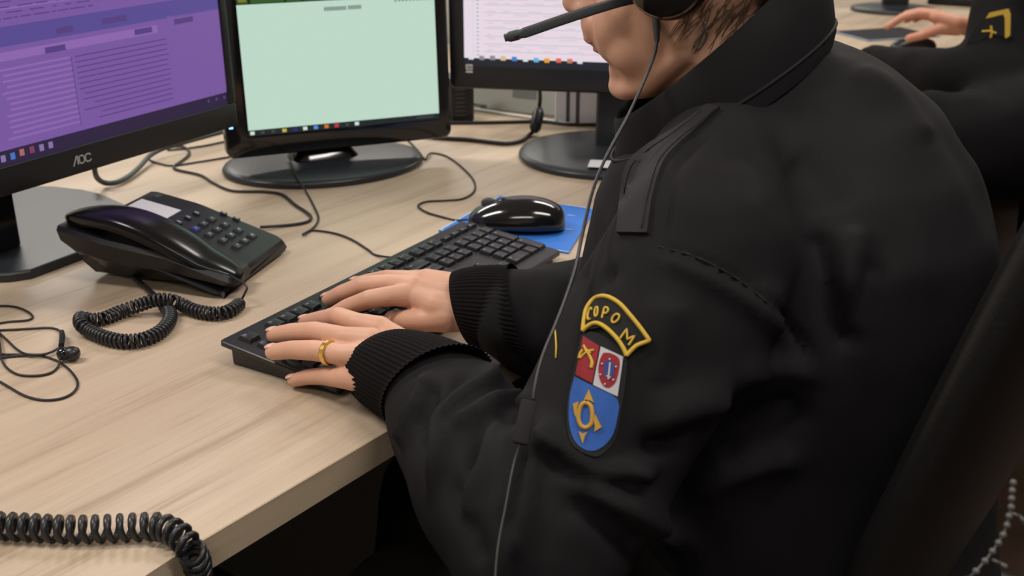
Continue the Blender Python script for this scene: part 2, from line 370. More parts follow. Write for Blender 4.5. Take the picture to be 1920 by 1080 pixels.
# AOC lettering
lg = MB(); L0 = loc(SL, 154, 298); s_ = .0052
def stroke(mb, pts, w_, fr, z, mi=0):
    pts = np.array(pts, float)
    for i in range(len(pts) - 1):
        d = nrm(pts[i + 1] - pts[i]); nn = V(-d[1], d[0]) * w_ / 2; a_, b_ = pts[i] - d * w_ * .3, pts[i + 1] + d * w_ * .3
        mb.add([(*(a_ - nn), z), (*(b_ - nn), z), (*(b_ + nn), z), (*(a_ + nn), z)], [(0, 1, 2, 3)], mi, fr)
def lt(pts, ox): return [(L0[0] + ox + p[0] * s_, L0[1] + p[1] * s_) for p in pts]
stroke(lg, lt([(-1.1, -1.1), (-.05, 1.0)], -.0085), .0019, SL.fr, .0006); stroke(lg, lt([(.25, -.9), (.25, .95), (-.1, .95)], -.0085), .0019, SL.fr, .0006)
stroke(lg, lt([(-.7, -.6), (-.7, .6), (-.3, .9), (.4, .9), (.8, .5), (.8, -.5), (.4, -.9), (-.3, -.9), (-.7, -.6)], -.0012), .0018, SL.fr, .0006)
stroke(lg, lt([(.9, .6), (.5, .9), (-.3, .9), (-.7, .5), (-.7, -.5), (-.3, -.9), (.5, -.9), (.9, -.6)], .0085), .0018, SL.fr, .0006)
build(lg, 'logo', M['silver'], lm, None)
# stand
a = math.radians(63.6); bx = zframe(V(pl[0], pl[1], DZ) - nf * .10, a)
def inv(fr, p): return (np.asarray(p) - fr.o) @ fr.M.T
neck = MB(); neck.box(-.125, -.045, -.02, .015, .012, .22, bx, bev=.004); print('neck', px(bx((-.045, -.02, .012))), 'want 45,440', inv(bx, at(45, 440, .012))); build(neck, 'stand_neck', M['gloss'], lm)
def inv(fr, p): return (np.asarray(p) - fr.o) @ fr.M.T
for uv in ((0, 520), (130, 480), (160, 468), (215, 380), (60, 348), (170, 360)): print('lbase', uv, np.round(inv(bx, at(*uv, .01)), 3))
bp = [(-.125, -.085), (-.105, -.1), (-.03, -.104), (.05, -.102), (.10, -.085), (.135, -.04), (.152, .013), (.168, .06), (.172, .10), (.165, .15), (.15, .19), (.11, .215), (0, .225), (-.11, .215), (-.16, .18), (-.18, .08), (-.16, -.03)]
build(MB().prism(bp, 0, .012, bx, inset=.003), 'stand_base', M['base'], lm, 25)
# middle monitor -----------------------------------------------------
bc = at(608, 300, .01); a = math.radians(22.8); nfm = V(math.sin(a), -math.cos(a), 0)
SM = Scr(V(bc[0], bc[1], DZ) + nfm * .035, 22.8, 3.0)
mm = root('monitor', V(bc[0], bc[1], DZ), 'black monitor with a pale green empty page on screen, on an oval base', 'monitor')
for nme, uv in (('ibl', (465, 248)), ('ibr', (820, 213)), ('tr', (820, 0)), ('obl', (430, 290)), ('obr', (842, 250)), ('led', (433, 240))): print('mid', nme, np.round(loc(SM, *uv), 3))
X0, X1, Y0 = -.158, .210, .035
fr = SM.fr
# outer bezel ring with rounded lower corners
mb = MB()
def rr(x0, x1, y0, y1, r, n=6):
    P = []
    for cx, cy, t0 in ((x1 - r, y0 + r, -PI / 2), (x1 - r, y1 - r, 0), (x0 + r, y1 - r, PI / 2), (x0 + r, y0 + r, PI)):
        for k in range(n + 1): t = t0 + PI / 2 * k / n; P.append((cx + r * math.cos(t), cy + r * math.sin(t)))
    return np.array(P)
def bezel(mb, outer, inner, r, z0, fr, d=.022):
    o_ = rr(*outer, r); i_ = rr(*inner, .0012); z = lambda P, k: np.c_[P, np.full(len(P), k)]
    c = o_.mean(0); sh = lambda P, e: P + np.clip(c - P, -e, e)
    mb.loft([z(i_, -.006), z(i_, z0 - .001), z(sh(o_, .004), z0), z(sh(o_, .001), z0 - .002), z(o_, z0 - .005), z(o_, z0 - d)], cap=False, fr=fr)
bezel(mb, (X0, X1, Y0, .335), (-.1225, .1895, .068, .316), .013, 0, fr); build(mb, 'bezel', M['gloss'], mm, 40)
mb = MB(); R = []
for z, k in ((-.02, .001), (-.035, .006), (-.045, .03), (-.06, .08)): R.append(np.c_[rr(X0 + k, X1 - k, Y0 + k, .335 - k, .013), np.full(28, z)])
mb.loft(R, fr=fr); build(mb, 'back_cover', M['black'], mm, 40)
greens = [emi('pale_green_screen', (.50, .68, .56), 1.0), emi('green_screen_taskbar', (.012, .018, .018), 1), emi('dark_green_bar', (.03, .10, .02), 1), emi('page_text', (.20, .28, .23), 1),
          emi('icon_white', (.6, .7, .65), 1), emi('icon_dim', (.05, .06, .07), 1), emi('icon_folder', (.5, .42, .08), 1), emi('icon_navy', (.02, .02, .2), 1), emi('icon_sky', (.08, .25, .75), 1), emi('icon_fox', (.6, .17, .02), 1), emi('icon_crimson', (.55, .03, .06), 1), emi('bar_black', (.004, .01, .004), 1), emi('olive', (.3, .2, .02), 1)]
m = MB(); z = -.003; rect(m, -.123, .190, .065, .317, z, fr, 0); rect(m, -.123, .190, .065, .0768, z + .0004, fr, 1)
for i, c in enumerate([4, 5, 5, 6, 7, 4, 8, 9, 10, 5, 4]):
    p = loc(SM, [474, 493, 513, 534, 554, 573, 593, 613, 632, 652, 670][i], [252, 249, 247, 245, 243, 243, 241, 239, 237, 236, 234][i]); q_ = .0034 if c != 5 else .0026
    rect(m, p[0] - q_, p[0] + q_, .0724 - q_ * .8, .0724 + q_ * .8, z + .0009, fr, c)
rect(m, .150, .180, .0715, .0735, z + .0009, fr, 5)
p = loc(SM, 480, 3); rect(m, -.123, .052, p[1] - .004, p[1] + .004, z + .0004, fr, 11)
for (xa, xb) in ((-.121, -.105), (-.101, -.050), (-.047, -.024), (-.020, 0.0), (.004, .03), (.034, .05)): rect(m, xa, xb, p[1] - .0025, p[1] + .003, z + .0009, fr, 2)
rect(m, -.119, -.107, p[1] + .0005, p[1] + .003, z + .0013, fr, 12)
for (ua, ub, v) in ((608, 650, 17), (653, 678, 14)):
    A_, B_ = loc(SM, ua, v), loc(SM, ub, v); x = A_[0]
    while x < B_[0]: rect(m, x, min(x + .0032, B_[0]), A_[1] - .0032, A_[1] + .0028, z + .0009, fr, 3); x += .0036
A_, B_ = loc(SM, 740, 2), loc(SM, 808, -2); x = A_[0]
while x < B_[0]: rect(m, x, x + .004, A_[1] - .001, A_[1] + .0018, z + .0009, fr, 3); x += .006
build(m, 'screen', greens, mm, None, label='lit pale green screen with dark task bar')
p = loc(SM, 433, 240); mb = MB(); rect(mb, p[0] - .003, p[0] + .003, p[1] - .0016, p[1] + .0016, .0008, fr, 0); build(mb, 'power_light', M['led'], mm, None, label='small lit blue power light')
bf = zframe(V(bc[0], bc[1], DZ), a)
def ovalbase(mb, fr, rx, ry):
    R = []
    for k, z in ((.985, 0), (1, .003), (1, .007), (.985, .0105), (.9, .013), (.5, .016), (.2, .018)):
        R.append(ell((0, 0, z), (1, 0, 0), (0, 1, 0), rx * k, ry * k, 64))
    mb.loft(R, fr=fr)
for uv in ((420, 300), (795, 290), (608, 345), (700, 338), (500, 335)): print('mbase', uv, np.round(inv(bf, at(*uv, .007)), 3))
mb = MB(); ovalbase(mb, bf, .163, .128); build(mb, 'stand_base', M['base'], mm, 50)
mb = MB(); R = []
for z, w_, d_ in ((.012, .06, .045), (.03, .047, .03), (.07, .042, .022), (.16, .042, .02)): R.append(ell((0, .012, z), (1, 0, 0), (0, 1, 0), w_, d_, 24, 4))
mb.loft(R, fr=bf); build(mb, 'stand_neck', M['gloss'], mm, 50)
# right monitor -----------------------------------------------------
rc = at(1140, 283, .01); a = math.radians(-10.5); nfr = V(math.sin(a), -math.cos(a), 0)
SR = Scr(V(rc[0], rc[1], DZ) + nfr * .035, -10.5, 0.0)
rm = root('monitor', V(rc[0], rc[1], DZ), 'black monitor with a white striped list on screen, behind the seated person', 'monitor')
for nme, uv in (('ibl', (873, 97)), ('itl', (873, 0)), ('obl', (845, 150)), ('obr', (1140, 160)), ('tbb', (1110, 125)), ('logo', (880, 131))): print('right', nme, np.round(loc(SR, *uv), 3))
fr = SR.fr; mb = MB(); X0 = -.262; X1 = .262
bezel(mb, (X0, X1, .113, .47), (-.237, .237, .150, .452), .008, 0, fr); build(mb, 'bezel', M['satin'], rm, 40)
mb = MB(); R = []
for z, k in ((-.02, .001), (-.035, .006), (-.045, .03), (-.06, .09)): R.append(np.c_[rr(X0 + k, X1 - k, .113 + k, .47 - k, .008), np.full(28, z)])
mb.loft(R, fr=fr); build(mb, 'back_cover', M['black'], rm, 40)
whites = [emi('white_screen', (.78, .68, .76), 1.0), emi('white_screen_taskbar', (.012, .014, .022), 1), emi('list_rule', (.55, .50, .58), 1), emi('list_pink', (.85, .62, .70), 1), emi('list_dim', (.42, .44, .52), 1),
          emi('ic_white', (.7, .7, .75), 1), emi('ic_tan', (.65, .48, .28), 1), emi('ic_blue', (.05, .22, .6), 1), emi('ic_sky', (.12, .45, .75), 1), emi('ic_amber', (.75, .35, .02), 1), emi('ic_red', (.7, .12, .10), 1), emi('ic_green', (.1, .4, .1), 1), emi('ic_grey', (.25, .25, .28), 1)]
m = MB(); z = -.003; rect(m, -.238, .238, .149, .453, z, fr, 0); rect(m, -.238, .238, .149, .1635, z + .0004, fr, 1)
for i, c in enumerate([5, 12, 12, 6, 7, 5, 8, 9, 10, 10, 5]):
    p = loc(SR, [883, 903, 923, 943, 964, 985, 1005, 1025, 1047, 1068, 1087][i], [108, 109, 109, 110, 111, 112, 113, 114, 114, 115, 116][i])
    rect(m, p[0] - .0042, p[0] + .0042, p[1] - .0035, p[1] + .0035, z + .0009, fr, c)
    if i == 9: rect(m, p[0] - .004, p[0], p[1] - .003, p[1], z + .0013, fr, 11)
rect(m, -.222, -.2215, .166, .453, z + .0009, fr, 2); rect(m, -.206, -.2045, .166, .453, z + .0009, fr, 3)
for k in range(46):
    y = .168 + k * .0062; rect(m, -.203, .238, y, y + .0012, z + .0006, fr, 2 if k % 2 else 3)
    rect(m, -.216, -.212, y, y + .0022, z + .0009, fr, 4)
    x = -.198
    while x < .2 and k % 3: l = .006 + rng.rand() * .03; rect(m, x, x + l, y + .0028, y + .0038, z + .0009, fr, 2); x += l + .006 + rng.rand() * .03
build(m, 'screen', whites, rm, None, label='lit white screen with rows of a list and a task bar')
p = loc(SR, 880, 129); mb = MB(); s_ = .0058
mb.add(np.c_[rr(p[0] - s_, p[0] + s_, p[1] - s_ * .3, p[1] + s_ * 1.3, .0015), np.full(28, .0006)], [tuple(range(28))], 0, fr)
mb.add([(p[0] - s_, p[1] - s_ * 1.1, .0006), (p[0] + s_, p[1] - s_ * 1.1, .0006), (p[0] + s_, p[1] - s_ * .55, .0006), (p[0] - s_, p[1] - s_ * .55, .0006)], [(0, 1, 2, 3)], 0, fr)
add_text(mb, 'hp', .0085, p[0], p[1] + s_ * .55, .0010, fr, 1, shear=.3)
build(mb, 'logo', [M['silver'], M['black']], rm, None)
bf = zframe(V(rc[0], rc[1], DZ), math.radians(15))
for uv in ((976, 285), (1100, 340), (1000, 318), (1110, 248), (1050, 330)): print('rbase', uv, np.round(inv(bf, at(*uv, .007)), 3))
mb = MB(); ovalbase(mb, bf, .150, .145); build(mb, 'stand_base', M['base'], rm, 50)
mb = MB(); nf_ = zframe(V(rc[0], rc[1], DZ), a); mb.box(-.022, .075, 0.0, .03, .015, .26, nf_, bev=.004); build(mb, 'stand_neck', M['satin'], rm)
# white sticker on its base
lf = zframe(at(1130, 308, .0165), a); build(MB().box(-.022, .045, -.02, .022, 0, .0006, lf), 'sticker', M['label'], rm, None, label='white paper sticker on the base')

# ------------------------------------------------------------------ keyboard
kA = at(411, 638, .028); kB = at(866, 414, .028); ku = nrm((kB - kA) * V(1, 1, 0)); kv = V(ku[1], -ku[0], 0)   # kv: towards the sitter
KL = np.linalg.norm(kB - kA); KW = .150
ez = nrm(np.cross(kv, ku)); slope = (.028 - .014) / KW
kz = nrm(V(*(ez)) + kv * slope); kvv = nrm(np.cross(ku, kz)); 
if np.dot(kvv, kv) < 0: kvv = -kvv
KF = Frame(kA, ku, kvv, kz)       # x along the back edge, y to the sitter, z up from the top face (0)
print('kb', KL, px(KF((0, KW, 0))), px(KF((KL, KW, 0))), 'target fr right 1053,468')
kb = root('keyboard', V(*(KF((KL / 2, KW / 2, 0))[:2]), DZ), 'black full size keyboard under both hands, with number pad', 'keyboard')
body = MB(); base_pts = []
top = rr(0, KL, 0, KW, .004, 4); R = []
bot = rr(.008, KL - .008, .006, KW - .006, .004, 4)
def flat(P, h):                   # drop points to a fixed height above the desk
    Q = KF(np.c_[P, np.zeros(len(P))]); Q[:, 2] = DZ + h; return Q
hm = KF(np.c_[top, np.full(len(top), -.0055)])
lo = KF(np.c_[bot, np.full(len(bot), -.0075)])
body.loft([flat(bot, .0012), lo, hm, KF(np.c_[top, np.full(len(top), -.001)]), KF(np.c_[rr(.001, KL - .001, .001, KW - .001, .004, 4), np.zeros(len(top))])][::1])
build(body, 'housing', M['black'], kb, 30)
U = .01905; kx0 = .0125; ky0 = .0125
def key(x, y, w_=1, h_=1, s='', c=0, left=True):
    X0_ = kx0 + x * U; Y0_ = ky0 + y * U; W_ = w_ * U - .0022; H_ = h_ * U - .0022
    mb = MB(); mb.box(X0_, X0_ + W_, Y0_, Y0_ + H_, -.001, .0048, KF, top=(.0012, .0012), bev=.0009)
    if s:
        for j, t in enumerate(s.split('|')):
            tx = X0_ + (.0055 if (len(t) < 3 or w_ < 1.3) else .0085); ty = Y0_ + .0052 + j * .0055
            if j == 1 and len(s.split('|')) == 3: tx += .006
            P, f = text_mesh(t, .0052 if len(t) == 1 else .0030, 0, .012)
            mb.add(np.c_[P[:, 0] + tx, -P[:, 1] + ty, np.full(len(P), .00495)], [tuple(reversed(q)) for q in f], 1, KF)
    return mb
keys = []
def row(y, x, items):
    for it in items:
        if isinstance(it, (int, float)): x += it; continue
        s, w_ = it if isinstance(it, tuple) else (it, 1); keys.append((x, y, w_, 1, s, 0)); x += w_
row(0, 0, ['Esc', 1, 'F1', 'F2', 'F3', 'F4', .5, 'F5', 'F6', 'F7', 'F8', .5, 'F9', 'F10', 'F11', 'F12', .25, 'Prt', 'Scr', 'Brk'])
row(1.3, 0, ['"', '!|1', '@|2', '#|3', '$|4', '%|5', '¨|6', '&|7', '*|8', '(|9', ')|0', '_|-', '+|=', ('Back', 2), .25, 'Ins', 'Home', 'PgUp'])
row(2.3, 0, [('Tab', 1.5), 'Q', 'W', 'E', 'R', 'T', 'Y', 'U', 'I', 'O', 'P', '´', '[', ('Enter', 1.5), .25, 'Del', 'End', 'PgDn'])
row(3.3, 0, [('Caps', 1.75), 'A', 'S', 'D', 'F', 'G', 'H', 'J', 'K', 'L', 'Ç', '~', (']', 2.25)])
row(4.3, 0, [('Shift', 1.25), '|', 'Z', 'X', 'C', 'V', 'B', 'N', 'M', '<|,', '>|.', ':|;', ('Shift', 2.75), 1.25, '^'])
row(5.3, 0, [('Ctrl', 1.25), ('Win', 1.25), ('Alt', 1.25), ('', 6.25), ('AltGr', 1.25), ('Win', 1.25), ('Menu', 1.25), ('Ctrl', 1.25), .25, '<', 'v', '>'])
npx = 18.5
for r_, its in enumerate([['Num', '/', '*', '-'], ['7', '8', '9'], ['4', '5', '6'], ['1', '2', '3']]):
    for i, t in enumerate(its): keys.append((npx + i, 1.3 + r_, 1, 1, t, 0))
for i, t in enumerate(['+', '.']): keys.append((npx + 3, 2.3 + 0 if i == 0 else 2.3, 1, 2, t, 0)) if i == 0 else None
keys.append((npx + 3, 4.3, 1, 2, 'Ent', 0)); keys.append((npx, 5.3, 2, 1, '0', 0)); keys.append((npx + 2, 5.3, 1, 1, ',', 0))
for i in range(4): keys.append((npx + i, .25, 1, .62, ['-', '+', 'x', '='][i], 0))
bluekeys = {'Ins', 'Home', 'PgUp', 'Prt', 'Scr'}
def hidden(k): return k[1] == 5.3 and k[0] < 9.5 and k[2] < 6 or (k[1] == 4.3 and 4 < k[0] < 10)
hid = [k for k in keys if hidden(k)]; vis = [k for k in keys if not hidden(k)]
while len(vis) > 98: hid.append(vis.pop(60))
for k in vis: build(key(*k), 'key', [M['satin'], M['printb'] if k[4] in bluekeys else M['print_']], kb, 30)
mb = MB()
for k in hid: k_ = key(*k); mb.add(np.concatenate(k_.v), k_.f, 0)
o = build(mb, 'keys', [M['satin']], kb, 30); o['kind'] = 'stuff'
lm_ = MB(); P, f = text_mesh('DELL', .006, 0, .01)
# ------------------------------------------------------------------ mouse and pad
pA = at(822, 432, .002); pB = at(936, 367, .002); pC = at(1096, 389, .002); pD = at(1062, 473, .002)
cx_ = (pA + pC) / 2; mpo = MB()
def quad_prism(mb, C, h0, h1, mi=0):
    C = [V(*c[:2]) for c in C]; mb.loft([np.array([(*c, DZ + h0) for c in C]), np.array([(*c, DZ + h1) for c in C])], mi=mi)
pC2 = pB + (pC - pB) * 1.12; pD2 = at(1066, 474, .002)
quad_prism(mpo, [pA, pD2, pC2, pB], .0004, .0022)
for (s0, s1) in (((pA), (pB)), ((pB), (pC2)), ((pA), (pD2))):
    d = nrm(s1 - s0); n_ = V(-d[1], d[0], 0); c_ = (pA + pC2) / 2
    if np.dot(n_, c_ - s0) < 0: n_ = -n_
    a0 = s0 + n_ * .0005; b0 = s1 + n_ * .0005; mpo.add([(*a0[:2], DZ + .0026), (*b0[:2], DZ + .0026), (*(b0 + n_ * .0022)[:2], DZ + .0026), (*(a0 + n_ * .0022)[:2], DZ + .0026)], [(0, 1, 2, 3)], 1)
for (u, v, l) in ((1064, 402, .012), (1060, 428, .012), (960, 374, .02), (930, 372, .014)):
    c_ = at(u, v, .0026); e_ = nrm(pC2 - pB); g_ = nrm(pA - pB)
    mpo.add([c_, c_ + e_ * l, c_ + e_ * l + g_ * .003, c_ + g_ * .003], [(0, 1, 2, 3)], 2)
o = build(mpo, 'mousepad', [M['pad'], M['padedge'], M['padmark']], None, None, org=(*cx_[:2], DZ)); tag(o, 'bright blue mousepad with pale edge beneath the black mouse', 'mousepad')
mA = at(880, 412, .012); mB_ = at(1058, 418, .012); md = nrm((mB_ - mA) * V(1, 1, 0)); mc = (mA + mB_) / 2; mc[2] = DZ + .0026
MF = Frame(mc, md, (-md[1], md[0], 0), (0, 0, 1)); ML = np.linalg.norm(mB_ - mA) / 2 * .97
ms = root('mouse', mc, 'glossy black computer mouse on the blue mousepad', 'mouse')
def mouse_mesh(L, Wd, Hh):
    R = []; n = 28
    for i in range(25):
        t = i / 24; x = -L * math.cos(PI * t)
        wv = Wd * (math.sin(PI * t) ** .55) * (0.9 + .1 * math.cos(PI * (t - .65))); hv = Hh * (math.sin(PI * t) ** .62) * (.42 + .58 * math.sin(PI / 2 * min(1, t * 1.45)))
        th = np.arange(n) * 2 * PI / n; R.append(np.c_[np.full(n, x), wv * np.cos(th), np.where(np.sin(th) > 0, np.sin(th) * hv, np.sin(th) * .009) + .0095])
    return R
mb = MB(); mb.loft(mouse_mesh(ML * 1.05, .036, .037), fr=MF); build(mb, 'shell', M['gloss'], ms, 180)
mb = MB(); mb.ball((-ML * .6, 0, .034), (.011, .0035, .008), fr=MF); build(mb, 'scroll_wheel', M['grey'], ms, 180)
mb = MB()
for yy in (.0, ): mb.tube([MF((-ML * t, yy, .0095 + .037 * (math.sin(PI * (1 - t) / 2) ** .62) * .93)) for t in (.92, .8, .6, .4, .25)], .0007, 6)
build(mb, 'button_groove', M['black'], ms, 180)

# ------------------------------------------------------------------ telephone
tB = at(288, 355, .069); tC = at(538, 447, .018)
tu = nrm((tC - tB) * V(1, 1, 0)); tv = V(tu[1], -tu[0], 0)      # tu: down the slope of the phone; tv: towards the handset side
TL = np.linalg.norm((tC - tB)[:2]); TF = Frame((*tB[:2], DZ), tu, tv, (0, 0, 1))
tel = root('telephone', TF((TL / 2, .09, 0)), 'black corded desk telephone with handset in its cradle and pale label card', 'telephone')
XM = TL * .36; ZM = .069 + (.018 - .069) * .36 + .0055
zt = lambda x: float(np.interp(x, [0, XM, TL], [.069, ZM, .018]))
mb = MB(); R = []
for x in (0, .0015, .008, XM - .004, XM + .004, TL - .012, TL - .003, TL):
    e = 0 if .002 < x < TL - .005 else .004; z = zt(x) - (.004 if x in (0, TL) else 0)
    zb = .006 if x < TL * .6 else .004
    Y = .172
    R.append(np.array([(x, .004 + e, zb), (x, e * .5, z * .5), (x, e, z - .004), (x, .004 + e, z), (x, .112, z), (x, .118, z - .006), (x, .160, z - .008), (x, Y - e, z - .014), (x, Y - .008, z * .45), (x, Y - .03, zb)]))
mb.loft(R, fr=TF); build(mb, 'base', M['black'], tel, 28)
sl = nrm(V(TL - XM, 0, .018 - ZM)); tx = TF.M[0] * sl[0] + V(0, 0, sl[2]); tz = nrm(np.cross(tx, TF.M[1])); tz = tz if tz[2] > 0 else -tz
TS = Frame(TF((XM, 0, ZM)), tx, TF.M[1], tz)      # on the sloping face
sl2 = nrm(V(XM, 0, ZM - .069)); tx2 = TF.M[0] * sl2[0] + V(0, 0, sl2[2]); tz2 = nrm(np.cross(tx2, TF.M[1])); tz2 = tz2 if tz2[2] > 0 else -tz2
TS2 = Frame(TF((0, 0, .069)), tx2, TF.M[1], tz2)
def its(u, v, T=None):
    T = T or TS; r = ray(u, v); n = T.M[2]; p = CAM + r * (np.dot(T.o - CAM, n) / np.dot(r, n)); return (p - T.o) @ T.M.T
for nme, uv in (('lab', (265, 374)), ('lab', (349, 397)), ('lab', (315, 413)), ('lab', (225, 392)), ('key1', (396, 413)), ('key3', (365, 431)), ('keystar', (439, 462)), ('keyhash', (471, 445)), ('sm', (368, 402)), ('sm', (335, 419)), ('far', (419, 402)), ('far', (443, 412)), ('rc', (465, 512))): print('tel', nme, np.round(its(*uv), 3))
A_ = its(265, 374, TS2); B_ = its(349, 397, TS2)
mb = MB(); mb.box(A_[0], min(B_[0], XM - .004), (A_[1] + B_[1]) / 2, .112, .0, .0008, TS2); build(mb, 'label_card', M['label'], tel, None, label='pale blank label card')
mb = MB(); mb.box(.012, .020, .010, .022, 0, .0004, TS2); build(mb, 'speaker_slots', M['grey'], tel, None)
K1 = its(396, 413); K3 = its(365, 431); KS = its(471, 445)
dx = (KS[0] - K1[0]) / 3; dy = (K3[1] - K1[1]) / 2
print('key pitch', dx, dy)
names = [['3', '6', '9', '#'], ['2', '5', '8', '0'], ['1', '4', '7', '*']]
for i in range(3):
    for j in range(4):
        x = K1[0] + dx * j; y = K1[1] + dy * i; mb = MB(); mb.box(x - .0058, x + .0058, y - .0058, y + .0058, -.001, .0036, TS, top=(.001, .001), bev=.001)
        P, f = text_mesh(names[i][j], .0062, 0, .015); mb.add(np.c_[P[:, 0] * 1.0 + x, -P[:, 1] + y, np.full(len(P), .0038)], [tuple(reversed(q)) for q in f], 1, TS)
        build(mb, 'key', [M['pkblue'] if (i == 2 and j == 0) else M['pkey'], M['silver']], tel, 30)
for uv in ((368, 402), (352, 410), (335, 419), (419, 402), (443, 412)):
    p = its(*uv); mb = MB(); mb.box(p[0] - .0045, p[0] + .0045, p[1] - .003, p[1] + .003, -.001, .003, TS, bev=.001); mb.box(p[0] - .0025, p[0] + .0025, p[1] - .001, p[1] + .001, .003, .0032, TS, mi=1); build(mb, 'button', [M['pkey'], M['silver']], tel, 30)
# handset
hs = MB(); R = []; th = np.arange(24) * 2 * PI / 24
HX0, HX1 = -.022, TL + .014
def hprof(t):
    zc = .085 + .014 * math.sin(PI * min(1, t * 1.25)) - .030 * t - .026 * t * t - .007; return zc
for i in range(33):
    t = i / 32; x = HX0 + (HX1 - HX0) * t; en = min(1, math.sin(PI * min(max(t, .0), 1)) ** .35 if 0 < t < 1 else 0.0) if 0 < t < 1 else .25
    en = max(en, .25); hw = .030 * en; up = .0125 * en; mid = math.sin(PI * t)
    dn = (.030 - .016 * min(1, mid * 1.5)) * en
    c = np.cos(th); s_ = np.sin(th)
    y = .147 + hw * np.sign(c) * np.abs(c) ** .75; z = hprof(t) + np.where(s_ > 0, up * np.abs(s_) ** .75, -dn * np.abs(s_) ** .7)
    R.append(np.c_[np.full(24, x), y, z])
hs.loft(R, fr=TF); build(hs, 'handset', mat('handset_plastic', (.005, .005, .006), .2, spec=.32), tel, 60)
# cradle body below the handset
cr = MB(); R = []
for x, z0, z1, y1 in ((-.028, .050, .070, .166), (-.022, .036, .072, .173), (0, .018, .070, .177), (.04, .008, .062, .178), (.12, .005, .05, .174), (TL, .004, .03, .172), (TL + .008, .012, .026, .168)):
    R.append(np.array([(x, .117, z0), (x, .117, z1 - .004), (x, .12, z1), (x, y1 - .004, z1), (x, y1, z1 - .005), (x, y1 - .004, (z0 + z1) / 2), (x, y1 - .03, z0)]))
cr.loft(R, fr=TF); build(cr, 'cradle', M['black'], tel, 30)
print('handset px', px(TF((HX0, .143, hprof(0)))), px(TF((HX1, .143, hprof(1)))), 'want (105-125,400-450),(465,515)')
# ------------------------------------------------------------------ cords
def coil(path, R_, pitch, wr, n=9, segs=10):
    path = np.asarray(path); L = np.r_[0, np.cumsum(np.linalg.norm(np.diff(path, axis=0), axis=1))]
    tot = L[-1]; N = int(tot / pitch * segs); s_ = np.linspace(0, tot, N)
    C = np.c_[[np.interp(s_, L, path[:, k]) for k in range(3)]].T; T = np.gradient(C, axis=0); T /= np.linalg.norm(T, axis=1)[:, None]
    out = []; Nn = nrm(np.cross(T[0], V(0, 0, 1)))
    for i in range(N):
        Nn = nrm(Nn - T[i] * np.dot(Nn, T[i])); B = np.cross(T[i], Nn); a = 2 * PI * s_[i] / pitch
        rad = R_ * min(1, .35 + 3 * min(s_[i], tot - s_[i]) / .03)
        out.append(C[i] + rad * (math.cos(a) * Nn + math.sin(a) * B))
    return np.array(out)
def P3(l, h): return [at(u, v, hh) for (u, v, hh) in [(q + (h,))[:3] for q in l]]
RC = .0064
path = bez(P3([(454, 566), (430, 583), (404, 588), (368, 583), (340, 571, RC + .004), (318, 563, RC + .012), (290, 563, RC + .012), (260, 573, RC + .006), (230, 583), (195, 597), (170, 600), (152, 596, RC + .006), (153, 609, RC + .006), (170, 622), (200, 634), (235, 640), (270, 636), (300, 622), (317, 603), (318, 586), (306, 570)], RC + .0016), 14)
mb = MB(); hx = coil(path, RC, .0052, .0016); mb.tube(hx, .00185, 7)
a0 = TF((HX1 - .006, .165, .030)); st = bez([a0, at(461, 535, .026), at(459, 550, .018), hx[0]], 6); mb.tube(st, .0014, 7)
en = bez([hx[-1], at(296, 560, .005), at(272, 538, .004), at(250, 520, .006)], 6); mb.tube(en, [.0032] * len(en), 8)
build(mb, 'coiled_cord', M['rubber'], tel, 180)
mb = MB(); R2 = .0086
fg = bez([at(-60, 985, R2 + .002), at(0, 986, R2 + .002), at(60, 989, R2 + .002), at(120, 992, R2 + .002), at(190, 991, R2 + .002), at(250, 988, R2 + .002), at(300, 988, R2 + .003), at(335, 1004, R2 + .004), at(357, 1030, .008), at(370, 1058, -.012), at(372, 1092, -.034), at(373, 1150, -.07), at(378, 1230, -.12)], 12)
mb.tube(coil(fg, R2, .0092, .003, segs=12), .0027, 8)
o = build(mb, 'coiled_phone_cord', M['rubber'], None, 180, org=at(120, 992, 0)); tag(o, 'loosely stretched black coiled cord running off the near corner of the desk', 'cord')
def cable(name, pts, r, m, label, cat='cable', h=None, group=None, n=8):
    h = r + .0004 if h is None else h
    p = bez(P3(pts, h), 8); mb = MB(); mb.tube(p, r, n); o = build(mb, name, m, None, 180, org=(*p[0][:2], DZ)); tag(o, label, cat, group); return o
z4 = lambda l: [(160 + x / 4.174, 230 + y / 4.174, *h) for (x, y, *h) in l]
cable('monitor_cable', z4([(72, 330, .045), (75, 380, .035), (95, 435, .02), (150, 470, .008), (240, 468, .006), (340, 420, .006), (430, 340, .008), (500, 262, .012), (600, 205, .016), (750, 160, .02), (900, 118, .02), (1080, 70, .02), (1160, 50, .02)]), .0042, mat('dark_grey_cable', (.06, .075, .068), .5), 'thick grey green cable looping from below the purple screen monitor')
cable('power_cable', z4([(480, 270), (520, 300), (590, 322), (690, 335), (900, 305), (1100, 272), (1200, 250)]), .0016, M['cable'], 'thin black cable running behind the thick grey loop towards the oval base')
cable('phone_line_cable', z4([(470, 40), (530, 80), (600, 135), (690, 180), (760, 185), (810, 220), (800, 262), (725, 318), (692, 342), (720, 368), (900, 410), (1000, 470), (1150, 532), (1400, 540), (1540, 562), (1640, 640), (1750, 715), (1762, 758), (1700, 785), (1560, 805), (1370, 818, .006)]), .0022, M['cable'], 'black telephone line snaking from behind the monitors to the phone')
cable('power_cable', z4([(640, 215), (760, 205), (840, 195), (960, 175), (1090, 148), (1200, 130)]), .0016, M['cable'], 'short thin black cable seen just under the corner of the purple screen monitor')
z2 = lambda l: [(400 + x / 2.7, x2 / 2.7, *h) for (x, x2, *h) in l]
_ke = KF((inv(KF, at(724, 488, .008))[0] + .012, .003, -.017)); _kx = px(_ke); _kh = _ke[2] - DZ
